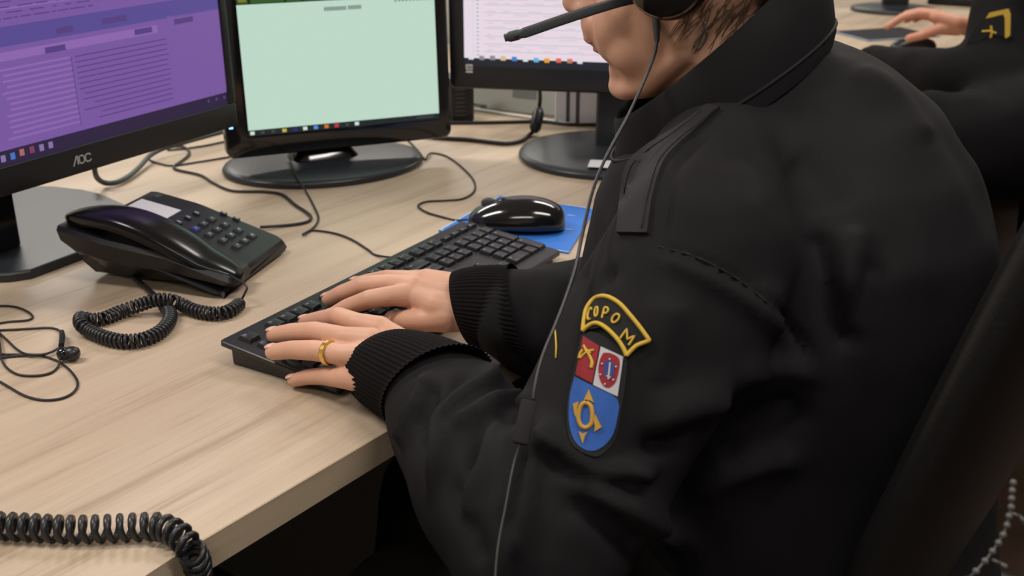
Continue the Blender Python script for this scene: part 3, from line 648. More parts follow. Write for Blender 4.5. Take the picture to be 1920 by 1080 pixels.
_me = MF((-ML * 1.02, 0, .010)); _mx = px(_me); _mh = _me[2] - DZ
cable('keyboard_cable', [(540, 285, .028), (545, 305, .021), (556, 330, .018), (566, 347, .010), (575, 361), (588, 385), (597, 407), (592, 422), (578, 434), (568, 440, .003), (572, 437, .004), (585, 432), (615, 435), (640, 441), (665, 452), (690, 468), (708, 479), (_kx[0], _kx[1], _kh)], .0015, M['cable'], 'thin black cable running over the oval base down to the keyboard')
cable('mouse_cable', [(755, 255), (765, 263), (782, 280), (797, 299), (802, 291, .005), (811, 287), (833, 291), (852, 302), (870, 317), (885, 333), (891, 348), (886, 362), (866, 373), (835, 376), (800, 378), (784, 386), (800, 398), (830, 407), (855, 413), (_mx[0], _mx[1], _mh)], .0015, M['cable'], 'thin black cable looping across the desk to the mouse')
z8 = lambda l: [(820 + x / 4.908, 130 + y / 4.908, *h) for (x, y, *h) in l]
fc = root('video_cable', at(1005, 235, 0), 'thick black cable with a round filter bulge hanging from the white screen monitor', 'cable')
p = bez(P3(z8([(938, 60, .12), (940, 150, .095), (945, 270, .065), (935, 370, .042), (915, 480, .025), (890, 560, .010), (850, 600, .004), (780, 655, .004), (650, 682), (500, 672), (300, 648), (100, 636), (-60, 622), (-200, 600)]), .004), 8)
build(MB().tube(p, .0036, 10), 'cable', M['cable'], fc, 180)
p = bez(P3(z8([(936, 365, .044), (915, 480, .026), (893, 575, .010)]), .01), 8); k = len(p)
build(MB().tube(p, [.005 + .0058 * min(1, 4 * min(i, k - 1 - i) / k + .3) for i in range(k)], 14), 'ferrite_core', M['black'], fc, 50)
cable('power_cable', z8([(60, 500), (130, 492), (400, 490), (700, 484), (850, 480), (1000, 482), (1200, 505), (1430, 508), (1560, 500)]), .0032, M['cable'], 'black cable lying straight across the desk behind the hanging cable')
cable('grey_cable', z8([(250, 300, .02), (340, 322, .012), (500, 340, .006), (650, 330, .006), (800, 282, .012), (1000, 172, .03), (1100, 110, .05)]), .0032, M['greycable'], 'grey cable curving up behind the white screen monitor')
cable('white_cable', z8([(200, 340), (330, 362), (600, 405), (850, 440), (1130, 488), (1250, 505)]), .0028, M['whitecable'], 'white cable lying along the rear of the desk')
# earphones
ep = root('earphones', at(60, 650, 0), 'black in-ear earphones with tangled thin cable at the left edge', 'earphones')
e4 = lambda l: [(x / 4.5, 540 + y / 4.5, *h) for (x, y, *h) in l]
mb = MB()
for l in ([(-330, 520), (-300, 330), (-200, 160), (-90, 143), (0, 150), (80, 152), (160, 166), (240, 202), (277, 242), (245, 268), (180, 277), (90, 283), (0, 296), (-90, 318), (-150, 345), (-100, 364), (0, 356), (150, 349), (300, 340), (410, 336), (480, 348), (520, 380, .005), (525, 420, .008)],
          [(-330, 524), (-240, 420), (-130, 330), (-60, 335), (0, 385), (60, 440), (140, 515), (220, 556, .004), (350, 562, .004), (430, 542, .004), (500, 506, .006)],
          [(-335, 530), (-250, 620), (-150, 615), (-90, 603), (0, 592), (100, 577), (220, 568, .002), (340, 570), (420, 590), (500, 625), (580, 685), (640, 760), (655, 820), (620, 880), (540, 925), (430, 945), (320, 940), (200, 905), (80, 838), (0, 792), (-90, 760), (-300, 740), (-500, 800)],
          [(-60, 300, .004), (-25, 370, .005), (-10, 430, .005), (2, 500, .005), (10, 590, .005), (40, 655), (110, 712), (200, 738), (330, 738), (430, 715), (490, 665), (505, 610, .006)],
          [(-335, 530), (-200, 548), (-90, 560), (0, 560), (110, 561), (220, 562)]):
    p = bez(P3(e4(l), .0016), 7); mb.tube(p, .00125, 7)
build(mb, 'cable', M['cable'], ep, 180)
mb = MB(); p = [at(116, 622, .007), at(117, 632, .009), at(115, 648, .009)]; mb.tube(p, [.0026, .0032, .003], 10); build(mb, 'strain_relief', M['rubber'], ep, 60)
c0 = at(112, 663, .0085); c1 = at(126, 663, .0085); c2 = at(149, 663, .0085)
ax = nrm(c2 - c0); s1 = np.linalg.norm(c1 - c0); s2 = np.linalg.norm(c2 - c0)
mb = MB(); pp = [c0 + ax * s for s in (-.002, 0, .004, s1 * .9, s1 * 1.1)]; mb.tube(pp, [.004, .0065, .007, .0062, .004], 16); build(mb, 'earbud', M['gloss'], ep, 50)
mb = MB(); pp = [c0 + ax * s for s in (s1 * 1.0, s1 * 1.25, (s1 + s2) / 2, s2 * .92, s2)]; mb.tube(pp, [.0062, .0074, .0076, .006, .003], 18); build(mb, 'ear_tip', M['rubber'], ep, 60)
# small things at the rear of the desk
sf = zframe(at(868, 229, 0), math.radians(10)); sp = root('speaker', sf((0, .02, 0)), 'small black ribbed box standing between two monitors', 'speaker')
build(MB().box(-.024, .022, 0, .05, 0, .085, sf, bev=.004), 'cabinet', M['satin'], sp)
mb = MB()
for k in range(8): mb.box(-.014, .004, -.0015, .001, .012 + k * .008, .0155 + k * .008, sf)
build(mb, 'grille', M['grey'], sp, None)
a_ = at(884, 203, 0); b_ = at(1048, 220, 0); gx = nrm(b_ - a_); gf = Frame(a_, gx, (-gx[1], gx[0], 0), (0, 0, 1)); gb = root('equipment_case', gf((.08, .06, 0)), 'pale grey green case lying behind the hanging cable and the white screen monitor', 'box')
build(MB().box(0, np.linalg.norm(b_ - a_), 0, .14, 0, .11, gf, bev=.004), 'case_body', M['panel'], gb)
build(MB().box(.09, .14, -.001, .001, .03, .07, gf), 'vent', M['greycable'], gb, None)
bf2 = zframe(at(1085, 233, 0), math.radians(-4)); bk = root('file_box', bf2((.01, .05, 0)), 'pale grey file box with two dark vertical strips behind the white screen monitor', 'box')
build(MB().box(-.045, .09, 0.0, .12, 0, .16, bf2, bev=.002), 'box_body', M['paper'], bk)
for x in (-.024, -.006): build(MB().box(x, x + .006, -.0012, .0002, .002, .158, bf2), 'strip', M['grey'], bk, None)

# ------------------------------------------------------------------ the seated person
T8 = math.radians(8); t_ = V(-math.cos(T8), math.sin(T8), 0); e_ = V(math.sin(T8), math.cos(T8), 0); UZ = V(0, 0, 1)
D = lambda x, y, h: V(x, y, DZ + h)
me1 = root('person', D(.33, .975, -DZ), 'person in black uniform jacket and headset typing with both hands', 'person')
SL_ = D(.145, .80, .205); EL_ = D(.02, .715, -.005); SR_ = D(.225, 1.15, .215); ER_ = D(.15, 1.17, .01)
sects = [(-.32, .355, .15, .195), (-.22, .33, .165, .20), (-.1, .29, .178, .205), (.02, .262, .186, .205), (.12, .25, .186, .205), (.19, .248, .173, .20), (.24, .250, .152, .165), (.28, .25, .122, .122), (.31, .252, .082, .088), (.33, .242, .05, .06)]
def torso(mb, sects, yc, sh=0, e=e_, t=t_, k=1):
    R = []
    for h, x, dp, wd in sects:
        c = D(x, yc, h); R.append(ell(c, e, t, wd - sh, dp - sh, 40, 2.3))
    mb.loft(R)
jm = MB(); torso(jm, sects, .975)
cuffL0, cuffL1 = at(720, 680, .041), at(792, 716, .045)
cuffR0, cuffR1 = at(868, 578, .052), at(955, 588, .056)
jm.caps([cuffL1 + (cuffL1 - cuffL0) * .1, at(842, 770, .030), (at(845, 775, .035) + EL_) / 2 + V(-.004, 0, -.002), EL_, (EL_ * .6 + SL_ * .4), (EL_ * .25 + SL_ * .75), SL_], [.043, .056, .063, .068, .070, .076, .072], 20)
jm.caps([cuffR1 + (cuffR1 - cuffR0) * .1, at(1015, 605, .045), ER_, (ER_ + SR_) / 2, SR_], [.048, .058, .064, .068, .08], 20)
jm.caps([SL_, D(.185, .93, .255)], [.066, .06], 20); jm.caps([SR_, D(.2, 1.03, .25)], [.07, .06], 20)
P, fs = remesh(jm, .0055, 10, .6)
b0 = bvh(P, fs); N = normals(P, fs)
from mathutils import noise
disp = np.zeros(len(P))
folds = [([(1010, 800), (1040, 825), (1080, 858), (1130, 876), (1190, 880), (1230, 865)], .011, .010), ([(1030, 850), (1080, 885), (1140, 905), (1200, 905)], .010, -.007),
         ([(1200, 805), (1255, 772), (1310, 752), (1360, 745)], .018, .009), ([(1185, 850), (1240, 830), (1300, 815)], .012, -.006),
         ([(1080, 900), (1170, 947), (1240, 990), (1300, 1020)], .014, .008), ([(1060, 930), (1150, 985), (1200, 1030)], .012, -.006),
         ([(800, 705), (792, 744), (765, 800), (756, 835)], .007, .006), ([(815, 720), (805, 760), (785, 800)], .007, -.006),
         ([(922, 690), (911, 726), (861, 758), (825, 796), (826, 847), (807, 921)], .009, .008), ([(880, 700), (850, 740), (810, 790), (800, 850)], .009, -.006),
         ([(990, 752), (926, 764), (884, 785), (850, 800)], .008, .007), ([(985, 775), (930, 790), (900, 830), (880, 900)], .009, -.006), ([(930, 767), (921, 847), (885, 924), (870, 980)], .010, .007),
         ([(1020, 820), (1000, 880), (985, 960), (960, 1060)], .008, .006), ([(985, 840), (965, 920), (945, 1000)], .007, -.005),
         ([(1225, 458), (1300, 485), (1370, 520), (1430, 565), (1490, 625), (1530, 700)], .0035, -.004),
         ([(1240, 480), (1310, 508), (1400, 560), (1470, 630)], .010, .004),
         ([(1530, 430), (1550, 520), (1575, 640)], .010, -.007), ([(1590, 420), (1600, 520), (1585, 640)], .016, .006), ([(1640, 480), (1610, 580), (1580, 660)], .012, -.007),
         ([(1370, 700), (1450, 690), (1530, 700)], .014, .005), ([(1360, 800), (1440, 775), (1500, 780)], .013, -.006), ([(1300, 930), (1400, 880), (1500, 860)], .014, .006),
         ([(1150, 500), (1120, 540), (1090, 600)], .008, -.004), ([(1260, 560), (1240, 640), (1220, 720)], .016, .004),
         ([(1600, 130), (1680, 190), (1740, 270)], .02, .004), ([(1480, 300), (1530, 340), (1560, 400)], .02, -.004),
         ([(1345, 228), (1290, 285), (1258, 335), (1243, 390), (1232, 450)], .006, -.0035), ([(1440, 520), (1430, 620), (1400, 720)], .022, .005), ([(1090, 480), (1075, 560), (1062, 640)], .012, -.004), ([(1500, 740), (1430, 820), (1340, 860)], .016, -.006), ([(840, 900), (880, 980), (900, 1060)], .012, -.004)]
for pts, wd, ht in folds:
    Q = []
    for u, v in bez([V(a, b_, 0) for a, b_ in pts], 5)[:, :2]:
        q_, n_ = shoot(b0, u, v)
        if q_ is not None: Q.append(q_)
    if len(Q) < 2: continue
    Q = np.array(Q); best = np.full(len(P), 9.); sel = np.where((np.abs(P - Q.mean(0)).max(1) < .25))[0]
    dd = np.full(len(sel), 9.); tt = np.zeros(len(sel))
    for i in range(len(Q) - 1):
        ab = Q[i + 1] - Q[i]; 
        if np.linalg.norm(ab) > .05: continue
        t0 = np.clip(((P[sel] - Q[i]) @ ab) / max(ab @ ab, 1e-9), 0, 1); d_ = np.linalg.norm(P[sel] - (Q[i] + t0[:, None] * ab), axis=1)
        m_ = d_ < dd; dd[m_] = d_[m_]; tt[m_] = (i + t0[m_]) / (len(Q) - 1)
    disp[sel] += 1.7 * ht * np.exp(-(dd / (wd * .85)) ** 2) * np.clip(np.minimum(tt, 1 - tt) * 6 + .25, 0, 1)
for i in range(len(P)):
    p = P[i]; disp[i] +=   .0045 * noise.noise(Vector((p[0] * 9, p[1] * 9, p[2] * 6))) + .0026 * noise.noise(Vector((p[0] * 24 + 5, p[1] * 24, p[2] * 17)))
d3 = P - CAM; Zc = d3[:, 1] * cs - d3[:, 2] * sn; uu = 960 + F * d3[:, 0] / Zc; vv = 540 - F * (d3[:, 1] * sn + d3[:, 2] * cs) / Zc
sm_ = np.clip((np.hypot((uu - 1132) / 100, (vv - 715) / 175) - .8) / .35, .12, 1); disp *= np.where(P[:, 1] < .85, sm_, 1)     # the stiff patches keep the cloth under them smooth
P = P + N * disp[:, None]
bj = bvh(P, fs)
jk = link('jacket', MB().add(P, fs).mesh('jacket', ORG[me1.name]), M['jacket'], me1, 180)
# sleeves' ribbed cuffs
def cuff(c0, c1, r0, r1, name='cuff', sq=1.0, nrib=64, skew=0.0, wdir=(0, .8, .6)):
    ax = nrm(c1 - c0); s_ = nrm(np.cross(ax, UZ)); u_ = np.cross(s_, ax); n = nrib * 4; th = np.arange(n) * 2 * PI / n
    L = np.linalg.norm(c1 - c0); R = []
    for k in range(-2, 12):
        if k < 0: t = 0 if k == -1 else .06; rr_ = (r0 - .004)
        else: t = k / 10; rr_ = r0 + (r1 - r0) * t + .0022 * math.sin(PI * min(t, 1)) 
        if k == -1: rr_ = r0 - .002
        if k >= 11: rr_ += .002
        rib = .0009 * min(1, .15 + k * .5) * np.cos(th * nrib) if k >= 0 else 0
        R.append(c0 + ax * L * t + (rr_ + rib)[:, None] * (np.cos(th)[:, None] * s_ + sq * np.sin(th)[:, None] * u_) if k >= 0 else c0 + ax * L * t + rr_ * (np.cos(th)[:, None] * s_ + sq * np.sin(th)[:, None] * u_))
    wd_ = nrm(V(*wdir) - ax * np.dot(wdir, ax)); R = [q_ + ax * (skew * ((q_ - c0) @ wd_))[:, None] for q_ in R]
    mb = MB(); mb.loft(R, cap=False); return build(mb, name, M['knit'], jk, 180)
cuff(cuffL0, cuffL1 + (cuffL1 - cuffL0) * .25, .0375, .045, skew=.55); cuff(cuffR0, cuffR1 + (cuffR1 - cuffR0) * .2, .0365, .047, skew=-.45)
# collar: stand-up band round the neck
CB = D(.182, .968, .286); CT = D(.168, .967, .335)
def cring(c, a, b, tilt, n=56):
    th = np.linspace(0, 2 * PI, n, endpoint=False); ax = nrm(-t_ * math.cos(tilt) + UZ * math.sin(tilt))   # towards the back of the neck, rising
    return c + a * np.cos(th)[:, None] * ax + b * np.sin(th)[:, None] * e_
tl = math.radians(34); t2_ = math.radians(43)
R = [cring(CB - UZ * .010, .108, .092, tl), cring(CB, .110, .092, tl), cring(CB * .5 + CT * .5 + V(.004, 0, .002), .111, .091, (tl + t2_) / 2), cring(CT, .107, .086, t2_), cring(CT + V(-.001, 0, .003), .104, .083, t2_), cring(CT - UZ * .002, .100, .079, t2_), cring(CB * .5 + CT * .5, .102, .082, (tl + t2_) / 2), cring(CB - UZ * .01, .10, .082, tl)]
mb = MB(); mb.loft(R, cap=False); col = build(mb, 'collar', M['jacket'], jk, 60)
bcol = bvh(np.concatenate(mb.v), mb.f)
print('collar rear', px(CB + .114 * nrm(-t_ * math.cos(tl) + UZ * math.sin(tl))), 'want 1560,60; front', px(CB - .114 * nrm(-t_ * math.cos(tl) + UZ * math.sin(tl))), 'want 1130,350; left', px(CB - .104 * e_), 'toprear', px(CT + .112 * nrm(-t_ * math.cos(tl) + UZ * math.sin(tl))))
# stitching rolls
def seam(pts, r, off, name, m, parent=jk, b=None):
    Q = []
    for u, v in bez([V(a, b_, 0) for a, b_ in pts], 6)[:, :2]:
        q_, n_ = shoot(b or bj, u, v, off)
        if q_ is not None and (not Q or np.linalg.norm(q_ - Q[-1]) < .06): Q.append(q_)
    if len(Q) < 3: return None
    return build(MB().tube(np.array(Q), r, 6), name, m, parent, 180)
Pc, fc_ = np.concatenate([P, np.concatenate(mb.v)]), list(fs) + [tuple(i + len(P) for i in f_) for f_ in mb.f]; ball_ = bvh(Pc, fc_)
cr_ = cring(CB * .88 + CT * .12, .1105, .0915, tl); build(MB().tube(np.concatenate([cr_, cr_[:1]]), .0017, 6), 'collar_seam', M['strap'], jk, 180)
seam([(1232, 462), (1300, 480), (1370, 515), (1430, 560), (1490, 620)], .0008, .0002, 'armhole_seam', M['thread'])
# epaulet strap: a flat band laid on the shoulder
def band(La, Lb, off, th, name, m, parent=jk, b=None):
    A = bez([V(a, b_, 0) for a, b_ in La], 6)[:, :2]; Bq = bez([V(a, b_, 0) for a, b_ in Lb], 6)[:, :2]; R = []
    for (a, b_) in zip(A, Bq):
        r0 = []; ok = True
        for k in np.linspace(0, 1, 7):
            q_, n_ = shoot(b or bj, *(a * (1 - k) + b_ * k))
            if q_ is None: ok = False; break
            r0.append((q_, n_))
        if not ok: continue
        nn = nrm(sum(n for _, n in r0)); up = [q + nn * (off + th) for q, _ in r0]; dn = [q + nn * (off - .002) for q, _ in reversed(r0)]
        R.append(np.array(up + dn))
    if len(R) > 2: return build(MB().loft(R), name, m, parent, 40)
band([(1350, 206), (1304, 250), (1253, 303), (1230, 370), (1218, 440)], [(1326, 202), (1276, 240), (1200, 290), (1173, 334), (1160, 439)], .001, .003, 'shoulder_strap', M['strap'])
for l in ([(1318, 214), (1268, 255), (1204, 300), (1182, 338), (1170, 430)], [(1340, 212), (1296, 250), (1244, 303), (1220, 370), (1208, 432)]): seam(l, .0006, .0042, 'strap_stitching', M['thread'])
# ------------------------------------------------------------------ skin: head, neck, arms and hands in one mesh
HB = math.radians(10); HY = math.radians(13)
Fh = V(-math.cos(HY) * math.cos(HB), math.sin(HY) * math.cos(HB), -math.sin(HB)); Uh = V(-math.cos(HY) * math.sin(HB), math.sin(HY) * math.sin(HB), math.cos(HB)); Sh = -np.cross(Fh, Uh) * -1
Sh = np.cross(Uh, Fh)                     # the person's left
HS = .97
nose = pd(1057, 20, .985); O = nose - HS * (.117 * Fh - .0155 * Uh)
def usq(p): p = np.array(p, float); p[..., 2] = np.where(p[..., 2] < 0, p[..., 2] * .86, p[..., 2]); return p
HF = lambda p: O + HS * (usq(p) @ np.array([Fh, Sh, Uh]))
class HFr:
    def __call__(s, P): return O + HS * (usq(P) @ np.array([Fh, Sh, Uh]))
HFR = HFr()
print('head O', O - V(0, 0, DZ), 'ear px', px(HF((0, .078, 0))), 'chin', px(HF((.075, 0, -.118))))
hm = MB(); R = []
for u, f, bk_, wd in [(.137, .01, -.03, .02), (.132, .035, -.05, .04), (.12, .062, -.078, .058), (.10, .08, -.094, .07), (.07, .089, -.101, .077), (.04, .090, -.101, .079), (.01, .089, -.096, .078), (-.02, .087, -.086, .074), (-.045, .086, -.065, .068), (-.07, .082, -.035, .060), (-.09, .076, -.008, .051), (-.108, .070, .02, .038), (-.117, .064, .034, .024)]:
    th = np.arange(40) * 2 * PI / 40; c = np.cos(th); s_ = np.sin(th); m_ = (f + bk_) / 2; hf = (f - bk_) / 2
    X = m_ + hf * np.sign(c) * np.abs(c) ** .88; Y = wd * s_ * np.where(c > 0, 1 - .13 * c ** 2, 1); R.append(np.c_[X, Y, np.full(40, u)])
hm.loft(R[::-1], fr=HFR)
def hb(c, r): hm.ball(c, r, 18, 12, HFR)
def hc(pts, rad):
    t2 = MB().caps(pts, rad, 14); hm.add(np.concatenate(t2.v), t2.f, 0, HFR)
hc([(.088, 0, .035), (.099, 0, .010), (.110, 0, -.010)], [.0065, .0075, .0088]); hb((.106, 0, -.016), (.011, .009, .0075))
for s_ in (1, -1):
    hb((.097, s_ * .0105, -.018), (.011, .0065, .0070)); hb((.050, s_ * .036, -.022), (.027, .026, .036)); hb((.044, s_ * .036, -.060), (.034, .021, .032)); hb((.070, s_ * .018, -.050), (.020, .020, .030)); hb((.064, s_ * .030, -.036), (.024, .023, .034))
    hc([(.002, s_ * .062, -.035), (.012, s_ * .054, -.070), (.045, s_ * .034, -.098), (.068, s_ * .012, -.106)], [.013, .013, .013, .013])
    hb((.080, s_ * .03, .058), (.012, .022, .007)); hb((.074, s_ * .034, .030), (.012, .017, .007)); hb((.0755, s_ * .033, .0475), (.0125, .0155, .006)); hb((.0, s_ * .079, .0), (.017, .006, .031)); hb((-.012, s_ * .085, .008), (.010, .006, .026)); hb((.003, s_ * .08, -.026), (.008, .005, .01))
hb((.090, 0, .010), (.013, .011, .024)); hb((.093, 0, -.010), (.015, .012, .012)); hb((.091, 0, -.036), (.0125, .023, .016)); hb((.0945, 0, -.0495), (.0085, .018, .0065)); hb((.086, 0, -.0625), (.0085, .016, .007)); hb((.070, 0, -.104), (.017, .021, .016)); hb((.074, 0, -.085), (.01, .022, .012))
NB = D(.20, .965, .26)
t2 = MB().caps([HF((-.018, 0, -.03)), HF((-.022, 0, -.075)) * .55 + NB * .45, NB], [.056, .058, .068], 24); hm.add(np.concatenate(t2.v), t2.f)
hP, hf_ = remesh(hm, .0026, 16, .55)
bm_ = MB(); bm_.add(hP, hf_)
bh = bvh(hP, hf_)
# hands
def hand(chains, palm, wrist, fore, vox=.0013):
    mb = MB()
    for pts, rad in chains: mb.caps([at(*p) for p in pts], rad, 14)
    for pts, rad in palm: mb.caps(pts, rad, 16)
    mb.caps(fore[0], fore[1], 20)
    return remesh(mb, vox, 12, .55)
L = dict(pinky=[(551, 713, .009), (576, 707, .016), (604, 705, .024), (646, 709, .034), (684, 711, .038)], ring=[(512, 660, .033), (545, 656, .041), (590, 657, .049), (643, 665, .053), (690, 668, .054)],
         middle=[(514, 628, .034), (547, 623, .043), (590, 622, .054), (645, 633, .060), (698, 641, .060)], index=[(573, 604, .034), (600, 599, .046), (634, 594, .060), (668, 606, .063), (712, 618, .060)])
rad = dict(pinky=[.0068, .0078, .0086, .0102, .0138], ring=[.0083, .0092, .0102, .0105, .0135], middle=[.0084, .0093, .0103, .0108, .0138], index=[.0080, .0090, .0100, .0105, .0135])
WL = at(772, 700, .042); axL = nrm(WL - at(690, 668, .054)); latL = nrm(np.cross(axL, UZ)); 
pal = []
mcps = [at(*L[k][-1]) for k in ('pinky', 'ring', 'middle', 'index')]
if np.dot(latL, mcps[0] - mcps[3]) < 0: latL = -latL
for k, m_ in enumerate(mcps): pal.append(([m_, (m_ + WL) / 2 + latL * (.016 - .0105 * k) + V(0, 0, -.002), WL + latL * (.016 - .0105 * k)], [.0128, .0165, .0185]))
thL = [at(748, 672, .034), at(716, 650, .030), at(684, 636, .028), at(655, 628, .028)]
pal.append((thL, [.017, .0135, .0105, .0088]))
lP, lf = hand([(L[k], rad[k]) for k in L], pal, WL, ([WL, (cuffL1 + WL) / 2, cuffL1], [.026, .028, .031]))
Rr = dict(index=[(620, 592, .033), (650, 576, .046), (693, 561, .060), (732, 555, .063), (778, 553, .062)], middle=[(616, 561, .036), (642, 549, .048), (681, 535, .060), (728, 532, .065), (780, 540, .067)],
          ring=[(668, 531, .038), (692, 527, .049), (726, 522, .059), (752, 524, .063), (788, 530, .065)], pinky=[(702, 524, .034), (726, 522, .043), (752, 521, .050), (775, 522, .054), (800, 525, .057)])
radR = dict(index=[.0078, .0088, .0100, .0106, .0135], middle=[.0080, .0090, .0100, .0106, .0138], ring=[.0075, .0086, .0096, .0102, .013], pinky=[.0065, .0074, .0082, .0095, .012])
WR = at(885, 575, .054); mR = [at(*Rr[k][-1]) for k in ('pinky', 'ring', 'middle', 'index')]; axR = nrm(WR - mR[2]); latR = nrm(np.cross(axR, UZ))
if np.dot(latR, mR[0] - mR[3]) < 0: latR = -latR
pal = [([m_, (m_ + WR) / 2 + latR * (.015 - .0105 * k), WR + latR * (.015 - .0105 * k)], [.0125, .0165, .0185]) for k, m_ in enumerate(mR)]
thR = [at(742, 600, .035), at(766, 601, .040), at(800, 600, .046), at(836, 594, .050), at(868, 585, .050)]
pal.append((thR, [.0098, .0115, .0122, .0165, .021]))
rP, rf = hand([(Rr[k], radR[k]) for k in Rr], pal, WR, ([WR, (cuffR1 + WR) / 2, cuffR1], [.026, .029, .032]))
bm_.add(lP, lf); bm_.add(rP, rf)
fa = MB().caps([cuffL1, EL_, SL_], [.033, .04, .045], 16).caps([cuffR1, ER_, SR_], [.033, .04, .045], 16); torso(fa, sects[2:-1], .975, .05)
bm_.add(np.concatenate(fa.v), fa.f)
body = build(bm_, 'body', M['skin'], me1, 180)
# fingernails
def nail(tip, nxt, r, b, up=(0, 0, 1), w_=.0062, l_=.0062, lift=.3):
    d = nrm(tip - nxt); v_ = -nrm(ray(*px(tip))); upv = nrm(V(*up) - d * np.dot(up, d)); side = np.cross(d, upv)
    src = tip + upv * .016 + d * r * .15; h = b.ray_cast(Vector(src), Vector(-upv))
    if h[0] is None: return
    c = V(*h[0]) + upv * -.0012
    mb = MB(); mb.ball(c, (l_, w_, .0022), 18, 10, ax=(d, side, nrm(upv + d * lift * .5))); build(mb, 'fingernail', M['nail'], body, 180)
bl = bvh(lP, lf); br_ = bvh(rP, rf)
for k in L: a_, b_ = at(*L[k][0]), at(*L[k][1]); nail(a_, b_, rad[k][0], bl)
for k in ('index', 'middle', 'ring', 'pinky'): a_, b_ = at(*Rr[k][0]), at(*Rr[k][1]); nail(a_, b_, radR[k][0], br_)
nail(thR[0], thR[1], .010, br_, up=(0.05, -.72, .69), w_=.0068, l_=.0078)
# ring on the left ring finger
p0, p1 = at(590, 657, .049), at(643, 665, .053); c = p0 * .48 + p1 * .52; d = nrm(p1 - p0); s_ = nrm(np.cross(d, UZ)); u_ = np.cross(s_, d)
mb = MB(); R = []
for (w_, rr_) in ((-.0028, .0106), (-.0028, .0118), (-.0020, .0122), (.0020, .0122), (.0028, .0118), (.0028, .0106)):
    th = np.arange(20) * 2 * PI / 20; R.append(c + d * w_ + rr_ * (np.cos(th)[:, None] * s_ + np.sin(th)[:, None] * u_))
R.append(R[0]); mb.loft(R, cap=False)
build(mb, 'wedding_ring', M['gold'], me1, 15, label='gold wedding band with small facets')
# eyes, brows, lips, hair
for s_ in (1, -1):
    build(MB().ball((.0715, s_ * .033, .039), (.0115, .0125, .0105), fr=HFR).ball((.0805, s_ * .033, .0385), (.003, .0048, .0048), fr=HFR, mi=1), 'eye', [M['eye'], M['gloss']], body, 180)
    t2 = MB().caps([(.089, s_ * .016, .052), (.09, s_ * .033, .056), (.078, s_ * .052, .05)], [.0035, .004, .0025], 8); build(MB().add(np.concatenate(t2.v), t2.f, 0, HFR), 'eyebrow', M['hair'], body, 180)
mb = MB(); mb.ball((.0925, 0, -.0515), (.0085, .0165, .0048), fr=HFR); mb.ball((.0866, 0, -.0615), (.0088, .0150, .0052), fr=HFR); build(mb, 'lips', M['lip'], body, 180)
hr = MB(); R = []
for u, f, bk_, wd in [(.146, .0, -.03, .03), (.136, .045, -.065, .052), (.12, .075, -.093, .068), (.09, .090, -.108, .080), (.055, .080, -.112, .0845), (.03, .02, -.110, .086), (.01, -.01, -.106, .084), (-.008, -.025, -.102, .080), (-.02, -.04, -.096, .068)]:
    th = np.arange(40) * 2 * PI / 40; c = np.cos(th); s_ = np.sin(th); m_ = (f + bk_) / 2; hf = (f - bk_) / 2; R.append(np.c_[m_ + hf * c, wd * s_, np.full(40, u)])
hr.loft(R[::-1], fr=HFR); hair = build(hr, 'hair', M['hair'], me1, 180)
# fine strands down the nape
mb = MB()
for i in range(70):
    u0 = 1285 + rng.rand() * 150; v0 = -12 + rng.rand() * 50; ln = 22 + rng.rand() * 48; dx_ = -.35 - rng.rand() * .5
    Q = []
    for k in range(5):
        t = k / 4; q_, n_ = shoot(bh, u0 + dx_ * ln * t + 5 * math.sin(t * 3 + i), v0 + ln * t, .0006)
        if q_ is not None: Q.append(q_)
    if len(Q) >= 3 and max(np.linalg.norm(np.diff(np.array(Q), axis=0), axis=1)) < .03: mb.tube(np.array(Q), [.00034] * (len(Q) - 1) + [.00015], 4)
if mb.n: build(mb, 'nape_hair', M['napehair'], me1, 180)
mb = MB()
for l in ([(1300, 88), (1308, 72), (1318, 58), (1322, 40)], [(1306, 92), (1316, 84), (1324, 70), (1326, 56)]):
    Q = [shoot(bh, u, v, .0002)[0] for u, v in l]; Q = [q for q in Q if q is not None]
    if len(Q) >= 3 and max(np.linalg.norm(np.diff(np.array(Q), axis=0), axis=1)) < .04: mb.tube(bez(Q, 4), .0011, 6)
if mb.n: build(mb, 'tattoo', M['ink'], body, 180)

# ------------------------------------------------------------------ emblem patches on the sleeve
C0, nC = shoot(bj, 1122, 742); pa, _ = shoot(bj, 1078, 722); pb, _ = shoot(bj, 1166, 762); pc_, _ = shoot(bj, 1134, 660); pe, _ = shoot(bj, 1110, 824)
print('patch pts', C0, pa, pb, pc_, pe)
AX = (pb - pa) / 88.; BX = (pe - pc_) / 164.    # metres per photo pixel along the two skewed axes
apx = V(88, 40) / 88; bpx = V(-24, 164) / 164
Minv = np.linalg.inv(np.array([apx, bpx]).T); Np = nrm(np.cross(AX, BX)); Np = Np if np.dot(Np, nC) > 0 else -Np
def on_sleeve(uv, off):
    s_ = Minv @ (V(*uv) - V(1122, 742)); q = C0 + AX * s_[0] + BX * s_[1]
    h = bj.ray_cast(Vector(q + Np * .05), Vector(-Np), .12)
    return (V(*h[0]) if h[0] is not None else q) + Np * off
zp = lambda l: [(1030 + x / 3, 520 + y / 3) for x, y in l]
def smooth_poly(l, n=4): return [tuple(p[:2]) for p in bez([V(*q, 0) for q in l + [l[0]]], n)[:-1]]
